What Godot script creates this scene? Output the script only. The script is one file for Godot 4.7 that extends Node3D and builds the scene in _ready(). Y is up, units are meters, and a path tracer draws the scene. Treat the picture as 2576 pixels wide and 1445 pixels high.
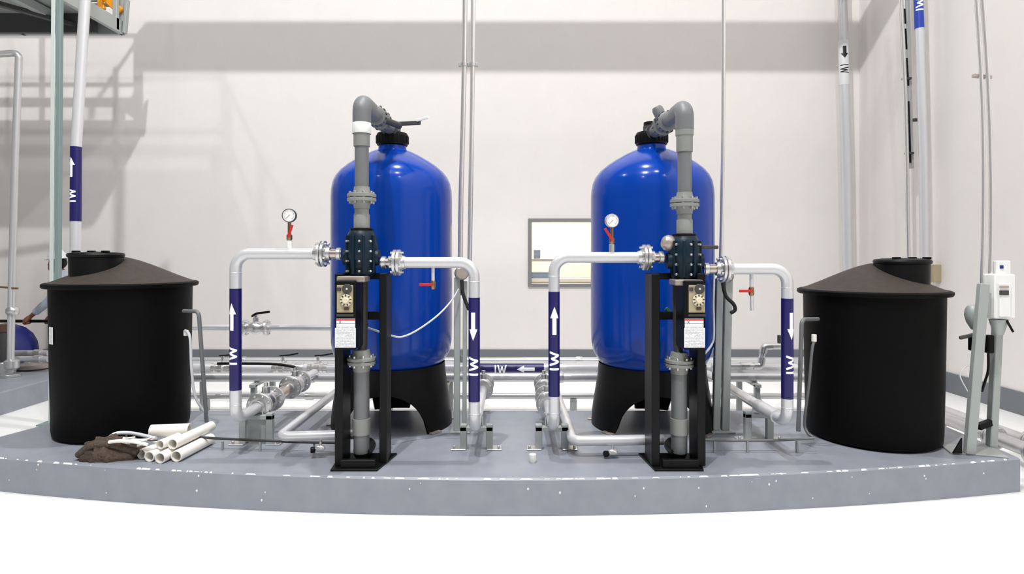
extends Node3D
# Water-softening plant on a curved concrete plinth in a white hall. y up, metres, floor at y = 0, the hall's back wall at z = -8.5.

const F := 1530.0          # focal length in pixels of the 2576 x 1445 frame
const EYE := 1.53
const TOP := 0.22          # height of the plinth's top

var taken := {}
var M := {}

# ---------------------------------------------------------------- geometry buffer
class Geo:
	var v := PackedVector3Array()
	var n := PackedVector3Array()
	var uv := PackedVector2Array()
	var ix := PackedInt32Array()

	func vert(p: Vector3, nn: Vector3, t := Vector2.ZERO) -> int:
		v.append(p); n.append(nn); uv.append(t)
		return v.size() - 1

	func tri(a: int, b: int, c: int) -> void:
		var k := (v[b] - v[a]).cross(v[c] - v[a])
		if k.dot(n[a] + n[b] + n[c]) > 0.0:
			ix.append(a); ix.append(c); ix.append(b)
		else:
			ix.append(a); ix.append(b); ix.append(c)

	func quad(a: int, b: int, c: int, d: int) -> void:
		tri(a, b, c); tri(a, c, d)

	func face(pts: Array, nn: Vector3) -> void:
		var f := []
		for p in pts: f.append(vert(p, nn))
		for i in range(1, f.size() - 1): tri(f[0], f[i], f[i + 1])

	# profile points (radius, height) turned about the y axis of xf
	func lathe(prof: Array, seg := 24, xf := Transform3D.IDENTITY, turn := 0.0) -> Geo:
		var hmin := 1e9
		var hmax := -1e9
		for p in prof:
			hmin = minf(hmin, p.y); hmax = maxf(hmax, p.y)
		var dirs := []
		for i in prof.size() - 1:
			var t: Vector2 = (prof[i + 1] - prof[i])
			dirs.append(Vector2(t.y, -t.x).normalized() if t.length() > 1e-7 else Vector2(1, 0))
		# outward when the profile climbs on the outside; flip if the profile runs downwards
		var area := 0.0
		for i in prof.size():
			var q: Vector2 = prof[i]
			var w: Vector2 = prof[(i + 1) % prof.size()]
			area += q.x * w.y - w.x * q.y
		var sgn := 1.0 if area >= 0.0 else -1.0
		for i in prof.size() - 1:
			var a: Vector2 = prof[i]
			var b: Vector2 = prof[i + 1]
			if a.distance_to(b) < 1e-6: continue
			var na: Vector2 = dirs[i]
			var nb: Vector2 = dirs[i]
			if i > 0 and dirs[i - 1].dot(dirs[i]) > 0.75: na = (dirs[i] + dirs[i - 1]).normalized()
			if i < dirs.size() - 1 and dirs[i + 1].dot(dirs[i]) > 0.75: nb = (dirs[i] + dirs[i + 1]).normalized()
			var first := v.size()
			for k in seg + 1:
				var an := -PI + TAU * k / seg
				var c := cos(an + turn)
				var s := sin(an + turn)
				var u := float(k) / seg
				vert(xf * Vector3(a.x * s, a.y, a.x * c), (xf.basis * Vector3(na.x * s, na.y, na.x * c)).normalized() * sgn, Vector2(u, 1.0 - (a.y - hmin) / maxf(hmax - hmin, 1e-5)))
				vert(xf * Vector3(b.x * s, b.y, b.x * c), (xf.basis * Vector3(nb.x * s, nb.y, nb.x * c)).normalized() * sgn, Vector2(u, 1.0 - (b.y - hmin) / maxf(hmax - hmin, 1e-5)))
			for k in seg:
				var j := first + 2 * k
				if a.x > 1e-6: tri(j, j + 1, j + 2)
				if b.x > 1e-6: tri(j + 1, j + 3, j + 2)
		return self

	# round bar along a path
	func tube(path: Array, r: float, seg := 14, r_end := -1.0) -> Geo:
		var m := path.size()
		if r_end < 0.0: r_end = r
		var t0: Vector3 = (path[1] - path[0]).normalized()
		var side := t0.cross(Vector3.UP if absf(t0.y) < 0.9 else Vector3.RIGHT).normalized()
		var rings := []
		for i in m:
			var t: Vector3
			if i == 0: t = t0
			elif i == m - 1: t = (path[i] - path[i - 1]).normalized()
			else: t = ((path[i + 1] - path[i]).normalized() + (path[i] - path[i - 1]).normalized()).normalized()
			side = (side - t * side.dot(t)).normalized()
			var up := t.cross(side)
			var ring := []
			var rr := lerpf(r, r_end, float(i) / (m - 1))
			for k in seg:
				var an := TAU * k / seg
				var d := side * cos(an) + up * sin(an)
				ring.append(vert(path[i] + d * rr, d))
			rings.append(ring)
		for i in m - 1:
			for k in seg:
				var k2 := (k + 1) % seg
				quad(rings[i][k], rings[i + 1][k], rings[i + 1][k2], rings[i][k2])
		for e in [0, m - 1]:
			var t: Vector3 = -t0 if e == 0 else (path[m - 1] - path[m - 2]).normalized()
			var f := []
			for k in seg: f.append(vert(v[rings[e][k]], t))
			for k in range(1, seg - 1): tri(f[0], f[k], f[k + 1])
		return self

	# box with chamfered edges, centred on xf
	func box(size: Vector3, xf := Transform3D.IDENTITY, c := 0.003) -> Geo:
		var h := size / 2.0
		c = minf(c, minf(h.x, minf(h.y, h.z)) * 0.5)
		var s2 := [-1.0, 1.0]
		for ax in 3:
			var b := (ax + 1) % 3
			var d := (ax + 2) % 3
			for s in s2:
				var pts := []
				for q in [[-1, -1], [1, -1], [1, 1], [-1, 1]]:
					var p := Vector3.ZERO
					p[ax] = s * h[ax]; p[b] = q[0] * (h[b] - c); p[d] = q[1] * (h[d] - c)
					pts.append(xf * p)
				var nn := Vector3.ZERO
				nn[ax] = s
				face(pts, (xf.basis * nn).normalized())
			for s in s2:
				for t in s2:
					var e := []
					for q in [[0, -1], [0, 1], [1, 1], [1, -1]]:
						var p := Vector3.ZERO
						p[b] = s * (h[b] - (c if q[0] == 1 else 0.0)); p[d] = t * (h[d] - (0.0 if q[0] == 1 else c)); p[ax] = q[1] * (h[ax] - c)
						e.append(xf * p)
					var nn := Vector3.ZERO
					nn[b] = s; nn[d] = t
					face(e, (xf.basis * nn).normalized())
		for sx in s2:
			for sy in s2:
				for sz in s2:
					var g := Vector3(sx, sy, sz)
					face([xf * (g * Vector3(h.x, h.y - c, h.z - c)), xf * (g * Vector3(h.x - c, h.y, h.z - c)), xf * (g * Vector3(h.x - c, h.y - c, h.z))], (xf.basis * g).normalized())
		return self

	# bar of rectangular section from a to b
	func bar(a: Vector3, b: Vector3, w: float, d: float, c := 0.003, hint := Vector3.BACK) -> Geo:
		var y := (b - a).normalized()
		if absf(y.dot(hint)) > 0.95: hint = Vector3.UP
		var x := y.cross(hint).normalized()
		var z := x.cross(y).normalized()
		return box(Vector3(w, a.distance_to(b), d), Transform3D(Basis(x, y, z), (a + b) / 2.0), c)

	# outline in the xz plane of xf pulled up from y0 to y1, upper edge chamfered by c
	func slab(poly: Array, y0: float, y1: float, c := 0.0, xf := Transform3D.IDENTITY) -> Geo:
		var m := poly.size()
		var area := 0.0
		for i in m: area += poly[i].x * poly[(i + 1) % m].y - poly[(i + 1) % m].x * poly[i].y
		var s := 1.0 if area > 0.0 else -1.0
		var inner := []
		for i in m:
			var p: Vector2 = poly[i]
			var e1: Vector2 = (p - poly[(i + m - 1) % m]).normalized()
			var e2: Vector2 = (poly[(i + 1) % m] - p).normalized()
			var o := (Vector2(e1.y, -e1.x) + Vector2(e2.y, -e2.x)).normalized() * s
			inner.append(p - o * c)
		for i in m:
			var k := (i + 1) % m
			var p: Vector2 = poly[i]
			var q: Vector2 = poly[k]
			var e := (q - p).normalized()
			var o := Vector3(e.y, 0, -e.x) * s
			face([xf * Vector3(p.x, y0, p.y), xf * Vector3(q.x, y0, q.y), xf * Vector3(q.x, y1 - c, q.y), xf * Vector3(p.x, y1 - c, p.y)], xf.basis * o)
			if c > 0.0:
				face([xf * Vector3(p.x, y1 - c, p.y), xf * Vector3(q.x, y1 - c, q.y), xf * Vector3(inner[k].x, y1, inner[k].y), xf * Vector3(inner[i].x, y1, inner[i].y)], xf.basis * ((o + Vector3.UP).normalized()))
		var tris := Geometry2D.triangulate_polygon(PackedVector2Array(inner))
		for yy in [[y1, Vector3.UP, inner], [y0, Vector3.DOWN, poly]]:
			for i in range(0, tris.size(), 3):
				var f := []
				for j in 3:
					var p: Vector2 = yy[2][tris[i + j]]
					f.append(xf * Vector3(p.x, yy[0], p.y))
				face(f, xf.basis * yy[1])
		return self

# ---------------------------------------------------------------- scene helpers
func at(px: float, py: float, d: float) -> Vector3:
	return Vector3((px - 1288.0) * d / F, EYE - (py - 640.0) * d / F, -d)

func numbered(called: String) -> String:
	if not taken.has(called):
		taken[called] = 0
		return called
	taken[called] += 1
	return "%s_%03d" % [called, taken[called]]

func tag(o: Node, label := "", category := "", group := "", kind := "") -> Node:
	if label: o.set_meta("label", label)
	if category: o.set_meta("category", category)
	if group: o.set_meta("group", group)
	if kind: o.set_meta("kind", kind)
	return o

func origin_of(p: Node) -> Vector3:
	var o := Vector3.ZERO
	while p != self:
		o += p.position
		p = p.get_parent()
	return o

func obj(called: String, g: Geo, mat: Material, parent: Node = null, kind := "") -> MeshInstance3D:
	if parent == null: parent = self
	var off := origin_of(parent)
	var vv := g.v
	if off != Vector3.ZERO:
		for i in vv.size(): vv[i] -= off
	var arr := []
	arr.resize(Mesh.ARRAY_MAX)
	arr[Mesh.ARRAY_VERTEX] = vv
	arr[Mesh.ARRAY_NORMAL] = g.n
	arr[Mesh.ARRAY_TEX_UV] = g.uv
	arr[Mesh.ARRAY_INDEX] = g.ix
	var am := ArrayMesh.new()
	am.add_surface_from_arrays(Mesh.PRIMITIVE_TRIANGLES, arr)
	am.surface_set_material(0, mat)
	var mi := MeshInstance3D.new()
	mi.name = numbered(called) if parent == self else called
	mi.mesh = am
	parent.add_child(mi, true)
	if kind: mi.set_meta("kind", kind)
	return mi

func thing(called: String, label: String, category: String, base: Vector3, group := "") -> Node3D:
	var o := Node3D.new()
	o.name = numbered(called)
	add_child(o)
	o.position = base
	tag(o, label, category, group)
	return o

func struct(called: String, g: Geo, mat: Material, label: String, category := "") -> MeshInstance3D:
	var o := obj(called, g, mat, null, "structure")
	tag(o, label, category)
	return o

func mat(c: Color, rough := 0.5, metal := 0.0) -> StandardMaterial3D:
	var m := StandardMaterial3D.new()
	m.albedo_color = c
	m.roughness = rough
	m.metallic = metal
	return m

func rgb8(r: int, g: int, b: int) -> Color:
	return Color8(r, g, b)

# noise laid on a material as mottling between two tones, and as fine relief
func mottle(m: StandardMaterial3D, a: Color, b: Color, freq: float, scale: float, relief := 0.0, seed_ := 1) -> StandardMaterial3D:
	var nz := FastNoiseLite.new()
	nz.seed = seed_
	nz.frequency = freq
	nz.fractal_octaves = 4
	var t := NoiseTexture2D.new()
	t.width = 512; t.height = 512; t.seamless = true; t.noise = nz
	var ramp := Gradient.new()
	ramp.set_color(0, a); ramp.set_color(1, b)
	t.color_ramp = ramp
	m.albedo_color = Color.WHITE
	m.albedo_texture = t
	m.uv1_triplanar = true
	m.uv1_world_triplanar = true
	m.uv1_scale = Vector3.ONE * scale
	if relief > 0.0:
		var t2 := NoiseTexture2D.new()
		t2.width = 512; t2.height = 512; t2.seamless = true; t2.noise = nz; t2.as_normal_map = true
		t2.bump_strength = 4.0
		m.normal_enabled = true
		m.normal_texture = t2
		m.normal_scale = relief
	return m

# path with its corners rounded
func fillet(pts: Array, r: float, steps := 8) -> Array:
	var out := [pts[0]]
	for i in range(1, pts.size() - 1):
		var p: Vector3 = pts[i]
		var a: Vector3 = (pts[i - 1] - p).normalized()
		var b: Vector3 = (pts[i + 1] - p).normalized()
		var half := a.angle_to(b) / 2.0
		if half > 1.5:
			out.append(p)
			continue
		var cut := minf(r / tan(half), 0.48 * minf(p.distance_to(pts[i - 1]), p.distance_to(pts[i + 1])))
		var rr := cut * tan(half)
		var c: Vector3 = p + (a + b).normalized() * (rr / sin(half))
		var s: Vector3 = p + a * cut - c
		var e: Vector3 = p + b * cut - c
		var ang := s.angle_to(e)
		var ax := s.cross(e).normalized()
		for k in steps + 1: out.append(c + s.rotated(ax, ang * k / steps))
	out.append(pts[-1])
	return out

func fillet_long(pts: Array) -> Array:
	return pts.duplicate()

func smooth_path(pts: Array, steps := 6) -> Array:
	var out := []
	for i in pts.size() - 1:
		var p0: Vector3 = pts[maxi(i - 1, 0)]
		var p3: Vector3 = pts[mini(i + 2, pts.size() - 1)]
		var p1: Vector3 = pts[i]
		for k in steps: out.append(p1.cubic_interpolate(pts[i + 1], p0, p3, float(k) / steps))
	out.append(pts[-1])
	return out

# frame whose y axis runs along dir
func along(p: Vector3, dir: Vector3) -> Transform3D:
	var y := dir.normalized()
	var z := Vector3.BACK
	if absf(y.dot(z)) > 0.9: z = Vector3.UP
	var x := y.cross(z).normalized()
	z = x.cross(y).normalized()
	return Transform3D(Basis(x, y, z), p)

func disc(r: float, h: float, c := 0.003) -> Array:
	return [Vector2(0, 0), Vector2(r - c, 0), Vector2(r, c), Vector2(r, h - c), Vector2(r - c, h), Vector2(0, h)]

func bolts(p: Vector3, dir: Vector3, ring: float, count: int, size: float, length: float) -> Geo:
	var g := Geo.new()
	var xf := along(p, dir)
	for k in count:
		var a := TAU * (k + 0.5) / count
		var q := xf * Vector3(sin(a) * ring, 0, cos(a) * ring)
		g.lathe(disc(size, length, 0.001), 6, along(q - dir.normalized() * length / 2.0, dir))
	return g

# a bolted pair of flanges centred on p across dir: parts flange, gasket, bolt_ring
func flange_pair(parent: Node, p: Vector3, dir: Vector3, r: float, th: float, m: Material, hub := 0.0, hub_len := 0.03, bolt_mat: Material = null, count := 8) -> void:
	var u := dir.normalized()
	for s in [-1.0, 1.0]:
		var prof := [Vector2(0, 0.002), Vector2(r - 0.003, 0.002), Vector2(r, 0.005), Vector2(r, th - 0.002), Vector2(r - 0.003, th)]
		if hub > 0.0:
			prof.append_array([Vector2(hub * 1.25, th), Vector2(hub * 1.05, th + hub_len * 0.6), Vector2(hub, th + hub_len)])
		prof.append(Vector2(0, prof[-1].y))
		obj("flange", Geo.new().lathe(prof, 28, along(p, u * s)), m, parent)
	obj("gasket", Geo.new().lathe(disc(r * 0.8, 0.006, 0.001), 24, along(p - u * 0.003, u)), M.rubber, parent)
	obj("bolt_ring", bolts(p, u, r * 0.8, count, 0.009, th * 2.0 + 0.03), bolt_mat if bolt_mat else M.zinc, parent, "stuff")

# ---------------------------------------------------------------- print
func stroke(im: Image, segs: Array, w: float, c: Color) -> void:
	for s in segs:
		var a: Vector2 = s[0]
		var b: Vector2 = s[1]
		var x0 := maxi(0, int(minf(a.x, b.x) - w)); var x1 := mini(im.get_width() - 1, int(maxf(a.x, b.x) + w))
		var y0 := maxi(0, int(minf(a.y, b.y) - w)); var y1 := mini(im.get_height() - 1, int(maxf(a.y, b.y) + w))
		for y in range(y0, y1 + 1):
			for x in range(x0, x1 + 1):
				var q := Vector2(x, y)
				if Geometry2D.get_closest_point_to_segment(q, a, b).distance_to(q) < w / 2.0: im.set_pixel(x, y, c)

func filled(im: Image, poly: PackedVector2Array, c: Color) -> void:
	var r := Rect2(poly[0], Vector2.ZERO)
	for p in poly: r = r.expand(p)
	for y in range(maxi(0, int(r.position.y)), mini(im.get_height(), int(r.end.y) + 1)):
		for x in range(maxi(0, int(r.position.x)), mini(im.get_width(), int(r.end.x) + 1)):
			if Geometry2D.is_point_in_polygon(Vector2(x, y), poly): im.set_pixel(x, y, c)

# pipe marking tape: a flow arrow and the letters IW along the pipe
func tape(ground: Color, ink: Color, arrow_up: bool, reads_up := true) -> StandardMaterial3D:
	var im := Image.create(384, 768, false, Image.FORMAT_RGB8)
	im.fill(ground)
	var a := PackedVector2Array()
	for p in [Vector2(0, 0.14), Vector2(48, 0.25), Vector2(22, 0.25), Vector2(22, 0.41), Vector2(-22, 0.41), Vector2(-22, 0.25), Vector2(-48, 0.25)]:
		var yy: float = p.y if arrow_up else 0.55 - p.y
		a.append(Vector2(192 + p.x, yy * 768.0))
	filled(im, a, ink)
	# W and I: s runs along the pipe, t across it
	var w := [Vector2(0, 1), Vector2(0.25, 0), Vector2(0.5, 0.8), Vector2(0.75, 0), Vector2(1, 1)]
	var segs := []
	var y_w0 := 0.695 * 768.0 if reads_up else 0.62 * 768.0
	var y_i := 0.735 * 768.0 if reads_up else 0.565 * 768.0
	for i in 4:
		var q := []
		for j in 2:
			var p: Vector2 = w[i + j]
			if reads_up: q.append(Vector2(192 + 50 - 100 * p.y, y_w0 - p.x * 92.0))
			else: q.append(Vector2(192 - 50 + 100 * p.y, y_w0 + p.x * 92.0))
		segs.append(q)
	segs.append([Vector2(142, y_i), Vector2(242, y_i)])
	stroke(im, segs, 17.0, ink)
	im.generate_mipmaps()
	var m := mat(Color.WHITE, 0.35)
	m.albedo_texture = ImageTexture.create_from_image(im)
	return m

func notice(red_head: bool) -> StandardMaterial3D:
	var im := Image.create(128, 176, false, Image.FORMAT_RGB8)
	im.fill(rgb8(236, 236, 238))
	var rng := RandomNumberGenerator.new()
	rng.seed = 7
	if red_head:
		im.fill_rect(Rect2i(0, 4, 128, 16), rgb8(206, 40, 38))
		im.fill_rect(Rect2i(0, 48, 128, 5), rgb8(90, 84, 84))
		stroke(im, [[Vector2(20, 24), Vector2(30, 44)], [Vector2(30, 24), Vector2(20, 44)]], 3.0, rgb8(40, 40, 40))
	for row in range(8 if red_head else 0, 17):
		var y := 8 + row * 10
		var x := 8
		while x < 116:
			var l := rng.randi_range(5, 18)
			if rng.randf() < 0.8: im.fill_rect(Rect2i(x, y, mini(l, 120 - x), 3), rgb8(150, 152, 158))
			x += l + 4
	im.generate_mipmaps()
	var m := mat(Color.WHITE, 0.45)
	m.albedo_texture = ImageTexture.create_from_image(im)
	return m

func gauge_face() -> StandardMaterial3D:
	var im := Image.create(128, 128, false, Image.FORMAT_RGB8)
	im.fill(rgb8(240, 240, 240))
	var segs := []
	for k in 21:
		var a := deg_to_rad(-135.0 + 13.5 * k)
		var d := Vector2(sin(a), -cos(a))
		segs.append([Vector2(64, 64) + d * 54.0, Vector2(64, 64) + d * (40.0 if k % 5 == 0 else 47.0)])
	stroke(im, segs, 3.0, rgb8(30, 30, 34))
	stroke(im, [[Vector2(64, 64), Vector2(38, 92)], [Vector2(64, 64), Vector2(72, 55)]], 4.0, rgb8(20, 20, 22))
	im.generate_mipmaps()
	var m := mat(Color.WHITE, 0.3)
	m.albedo_texture = ImageTexture.create_from_image(im)
	return m

# flat printed sheet facing +z, w x h, centred on c
func sheet(c: Vector3, w: float, h: float, th := 0.0015, turn := 0.0) -> Geo:
	var g := Geo.new()
	var b := Basis(Vector3.UP, turn)
	var q := []
	for k in [[-1, 1, 0, 0], [1, 1, 1, 0], [1, -1, 1, 1], [-1, -1, 0, 1]]:
		q.append(g.vert(c + b * Vector3(k[0] * w / 2, k[1] * h / 2, th / 2), b * Vector3.BACK, Vector2(k[2], k[3])))
	g.quad(q[0], q[1], q[2], q[3])
	for s in [[Vector3(w / 2, 0, 0), Vector3(th / 2, h / 2, 0)], [Vector3(-w / 2, 0, 0), Vector3(th / 2, h / 2, 0)]]:
		var nn: Vector3 = (b * s[0]).normalized()
		var p: Vector3 = c + b * s[0]
		g.face([p + b * Vector3(0, h / 2, th / 2), p + b * Vector3(0, -h / 2, th / 2), p + b * Vector3(0, -h / 2, -th / 2), p + b * Vector3(0, h / 2, -th / 2)], nn)
	return g

# ---------------------------------------------------------------- build
func _ready() -> void:
	camera_and_light()
	materials()
	lamps()
	shell()
	plinths()
	window_and_office()
	brine_tanks()
	vessels()
	valve_units()
	loops()
	low_pipes()
	headers()
	struts()
	left_side()
	right_side()
	floor_bits()
	person()

func camera_and_light() -> void:
	var cam := Camera3D.new()
	cam.name = "camera"
	cam.projection = Camera3D.PROJECTION_FRUSTUM
	cam.near = 0.05
	cam.far = 60.0
	cam.size = 0.05 * 1445.0 / F
	cam.frustum_offset = Vector2(0, -0.05 * (722.5 - 640.0) / F)
	cam.position = Vector3(0, EYE, 0)
	add_child(cam)
	cam.current = true
	var we := WorldEnvironment.new()
	we.name = "environment"
	var e := Environment.new()
	e.background_mode = Environment.BG_COLOR
	e.background_color = Color(0.02, 0.02, 0.02)
	e.tonemap_mode = Environment.TONE_MAPPER_LINEAR
	e.tonemap_exposure = 0.425
	e.sdfgi_enabled = true
	e.ssao_enabled = true
	e.ssil_enabled = true
	we.environment = e
	add_child(we)

# high-bay lamps and added fill lamps: position, energy at one metre
const LAMPS := [
	[Vector3(-1.55, 10.2, 0.0), 124.0],
	[Vector3(1.2, 10.2, 0.0), 42.0],
	[Vector3(0.0, 10.4, -4.1), 84.0],
	[Vector3(-7.0, 10.4, -3.0), 26.0],  # unseen fill lamp, added to lift the platform side
	[Vector3(-4.0, 10.4, 4.0), 12.0],  # unseen fill lamp added behind the viewer
	[Vector3(3.4, 10.4, 4.0), 12.0],  # second unseen fill lamp added behind the viewer
]

func lamps() -> void:
	var names := ["round lamp high above the aisle in front of the lever-valve tank", "round lamp high above the aisle in front of the tank by the window", "round lamp high above the blue tanks", "added fill lamp high above the aisle beside the dark tank", "added fill lamp high behind the viewer on the platform side", "added fill lamp high behind the viewer on the side of the corner"]
	for i in LAMPS.size():
		var p: Vector3 = LAMPS[i][0]
		var t := thing("high_bay_lamp", names[i], "lamp", p, "hall lamps")
		obj("housing", Geo.new().lathe([Vector2(0, 0.32), Vector2(0.08, 0.3), Vector2(0.1, 0.12), Vector2(0.125, 0.05), Vector2(0.125, 0.0), Vector2(0.11, 0.0), Vector2(0.1, 0.03), Vector2(0, 0.03)], 28, Transform3D(Basis.IDENTITY, p)), M.steel, t)
		obj("diffuser", Geo.new().lathe(disc(0.09, 0.02, 0.002), 28, Transform3D(Basis.IDENTITY, p + Vector3(0, 0.005, 0))), M.glow, t)
		obj("hanger", Geo.new().tube([p + Vector3(0, 0.3, 0), Vector3(p.x, 11.6, p.z)], 0.008, 8), M.steel, t)
		var l: Light3D
		if i == 2:
			var sp := SpotLight3D.new()
			sp.spot_range = 40.0
			sp.spot_attenuation = 2.0
			sp.spot_angle = 33.0
			sp.spot_angle_attenuation = 0.6
			sp.rotation.x = -PI / 2
			l = sp
		else:
			var om := OmniLight3D.new()
			om.omni_range = 40.0
			om.omni_attenuation = 2.0
			l = om
		l.name = "lamp_light"
		l.light_energy = LAMPS[i][1]
		l.light_color = Color(1.0, 1.0, 1.0)
		l.light_size = 0.1
		l.shadow_enabled = true
		t.add_child(l, true)
		l.position = Vector3(0, -0.17, 0)

func materials() -> void:
	M.wall = mottle(mat(Color.WHITE, 0.75), rgb8(232, 227, 223), rgb8(235, 230, 227), 0.01, 0.35, 0.0, 3)
	M.deck = mat(rgb8(96, 98, 100), 0.7)
	M.far_wall = mat(rgb8(118, 118, 116), 0.8)
	M.floor = mottle(mat(Color.WHITE, 0.35), rgb8(238, 238, 236), rgb8(246, 246, 245), 0.012, 0.4, 0.0, 5)
	M.plinth = mottle(mat(Color.WHITE, 0.38), rgb8(136, 141, 151), rgb8(147, 152, 161), 0.012, 0.8, 0.08, 8)
	M.chip = mat(rgb8(240, 238, 234), 0.7)
	M.skirting = mat(rgb8(112, 116, 122), 0.5)
	M.glow = mat(Color.WHITE, 0.5)
	M.glow.emission_enabled = true
	M.glow.emission = Color(1, 1, 1)
	M.glow.emission_energy_multiplier = 6.0
	M.blue = mat(rgb8(4, 60, 158), 0.2)
	M.blue.metallic_specular = 0.26
	M.blue.clearcoat_enabled = true
	M.blue.clearcoat = 0.3
	M.blue.clearcoat_roughness = 0.12
	M.black_plastic = mat(rgb8(20, 20, 20), 0.42)
	M.black_paint = mat(rgb8(17, 17, 18), 0.4)
	M.poly = mottle(mat(Color.WHITE, 0.55), rgb8(8, 8, 8), rgb8(11, 10, 10), 0.02, 1.2, 0.1, 11)
	M.poly.metallic_specular = 0.2
	M.black_plastic.metallic_specular = 0.25
	M.black_paint.metallic_specular = 0.3
	M.dome_sheen = mottle(mat(Color.WHITE, 0.6), rgb8(58, 52, 48), rgb8(72, 64, 59), 0.02, 1.6, 0.1, 12)  # black plastic with the overhead sheen painted in as lighter brown-grey
	M.dome_sheen.metallic_specular = 0.3
	M.rubber = mat(rgb8(18, 18, 18), 0.8)
	M.pvc = mat(rgb8(112, 114, 116), 0.45)
	M.pvc_light = mat(rgb8(136, 138, 134), 0.45)
	M.silver = mat(rgb8(214, 214, 217), 0.27, 0.3)
	M.steel = mat(rgb8(205, 205, 207), 0.28, 0.55)
	M.chrome = mat(rgb8(228, 226, 224), 0.2, 0.75)
	M.nipple = mat(rgb8(190, 178, 170), 0.22, 0.9)
	M.zinc = mat(rgb8(205, 205, 205), 0.3, 0.8)
	M.galv = mat(rgb8(168, 173, 171), 0.5, 0.2)
	M.green_grey = mat(rgb8(128, 146, 144), 0.5, 0.1)
	M.pale_green = mat(rgb8(206, 216, 212), 0.45, 0.1)
	M.teal = mat(rgb8(15, 36, 50), 0.4)
	M.teal.metallic_specular = 0.35
	M.brass = mat(rgb8(150, 118, 88), 0.3, 0.8)
	M.red = mat(rgb8(196, 34, 28), 0.4)
	M.green = mat(rgb8(30, 110, 76), 0.5)
	M.white = mat(rgb8(238, 238, 236), 0.45)
	M.white_pvc = mat(rgb8(244, 240, 232), 0.4)
	M.clear_tube = mat(rgb8(214, 217, 222), 0.3)
	M.beige = mat(rgb8(172, 160, 132), 0.5)
	M.cream = mat(rgb8(226, 216, 186), 0.4)
	M.plate = mat(rgb8(176, 166, 158), 0.35, 0.5)
	M.dark_grey = mat(rgb8(62, 62, 62), 0.5)
	M.brown = mat(rgb8(88, 62, 50), 0.7)
	M.yellow = mat(rgb8(240, 160, 24), 0.45)
	M.navy_paint = mat(rgb8(24, 34, 110), 0.4)
	M.alu = mat(rgb8(165, 165, 165), 0.35, 0.7)
	M.bag = mottle(mat(Color.WHITE, 0.85), rgb8(58, 44, 40), rgb8(98, 84, 70), 0.03, 3.0, 0.8, 21)
	M.glass = mat(Color(0.9, 0.95, 0.95, 0.08), 0.02)
	M.glass.transparency = BaseMaterial3D.TRANSPARENCY_ALPHA
	M.cream_wall = mat(rgb8(240, 232, 214), 0.7)
	M.timber = mat(rgb8(222, 214, 204), 0.5)
	M.desk_blue = mat(rgb8(92, 108, 140), 0.5)
	M.skin = mat(rgb8(128, 78, 60), 0.6)
	M.shirt = mat(rgb8(176, 186, 198), 0.8)
	M.trousers = mat(rgb8(44, 48, 62), 0.8)
	M.hat = mat(rgb8(236, 238, 242), 0.3)
	var navy := rgb8(27, 20, 92)
	M.tape_up = tape(navy, Color.WHITE, true)
	M.tape_down = tape(navy, Color.WHITE, false)
	M.tape_blue = tape(rgb8(28, 62, 165), Color.WHITE, false)
	M.tape_white = tape(rgb8(222, 223, 226), rgb8(14, 12, 12), false, false)
	M.notice_red = notice(true)
	M.notice = notice(false)
	M.gauge = gauge_face()

func blk(x0: float, x1: float, y0: float, y1: float, d0: float, d1: float, c := 0.0) -> Geo:
	var g := Geo.new()
	return g.box(Vector3(x1 - x0, y1 - y0, d1 - d0), Transform3D(Basis.IDENTITY, Vector3((x0 + x1) / 2, (y0 + y1) / 2, -(d0 + d1) / 2)), maxf(c, 0.0005))

const BACK := 8.5
const RIGHT := 4.85
const WIN := [0.225, 1.225, 1.07, 2.03]      # window opening: x0, x1, y0, y1

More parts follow.
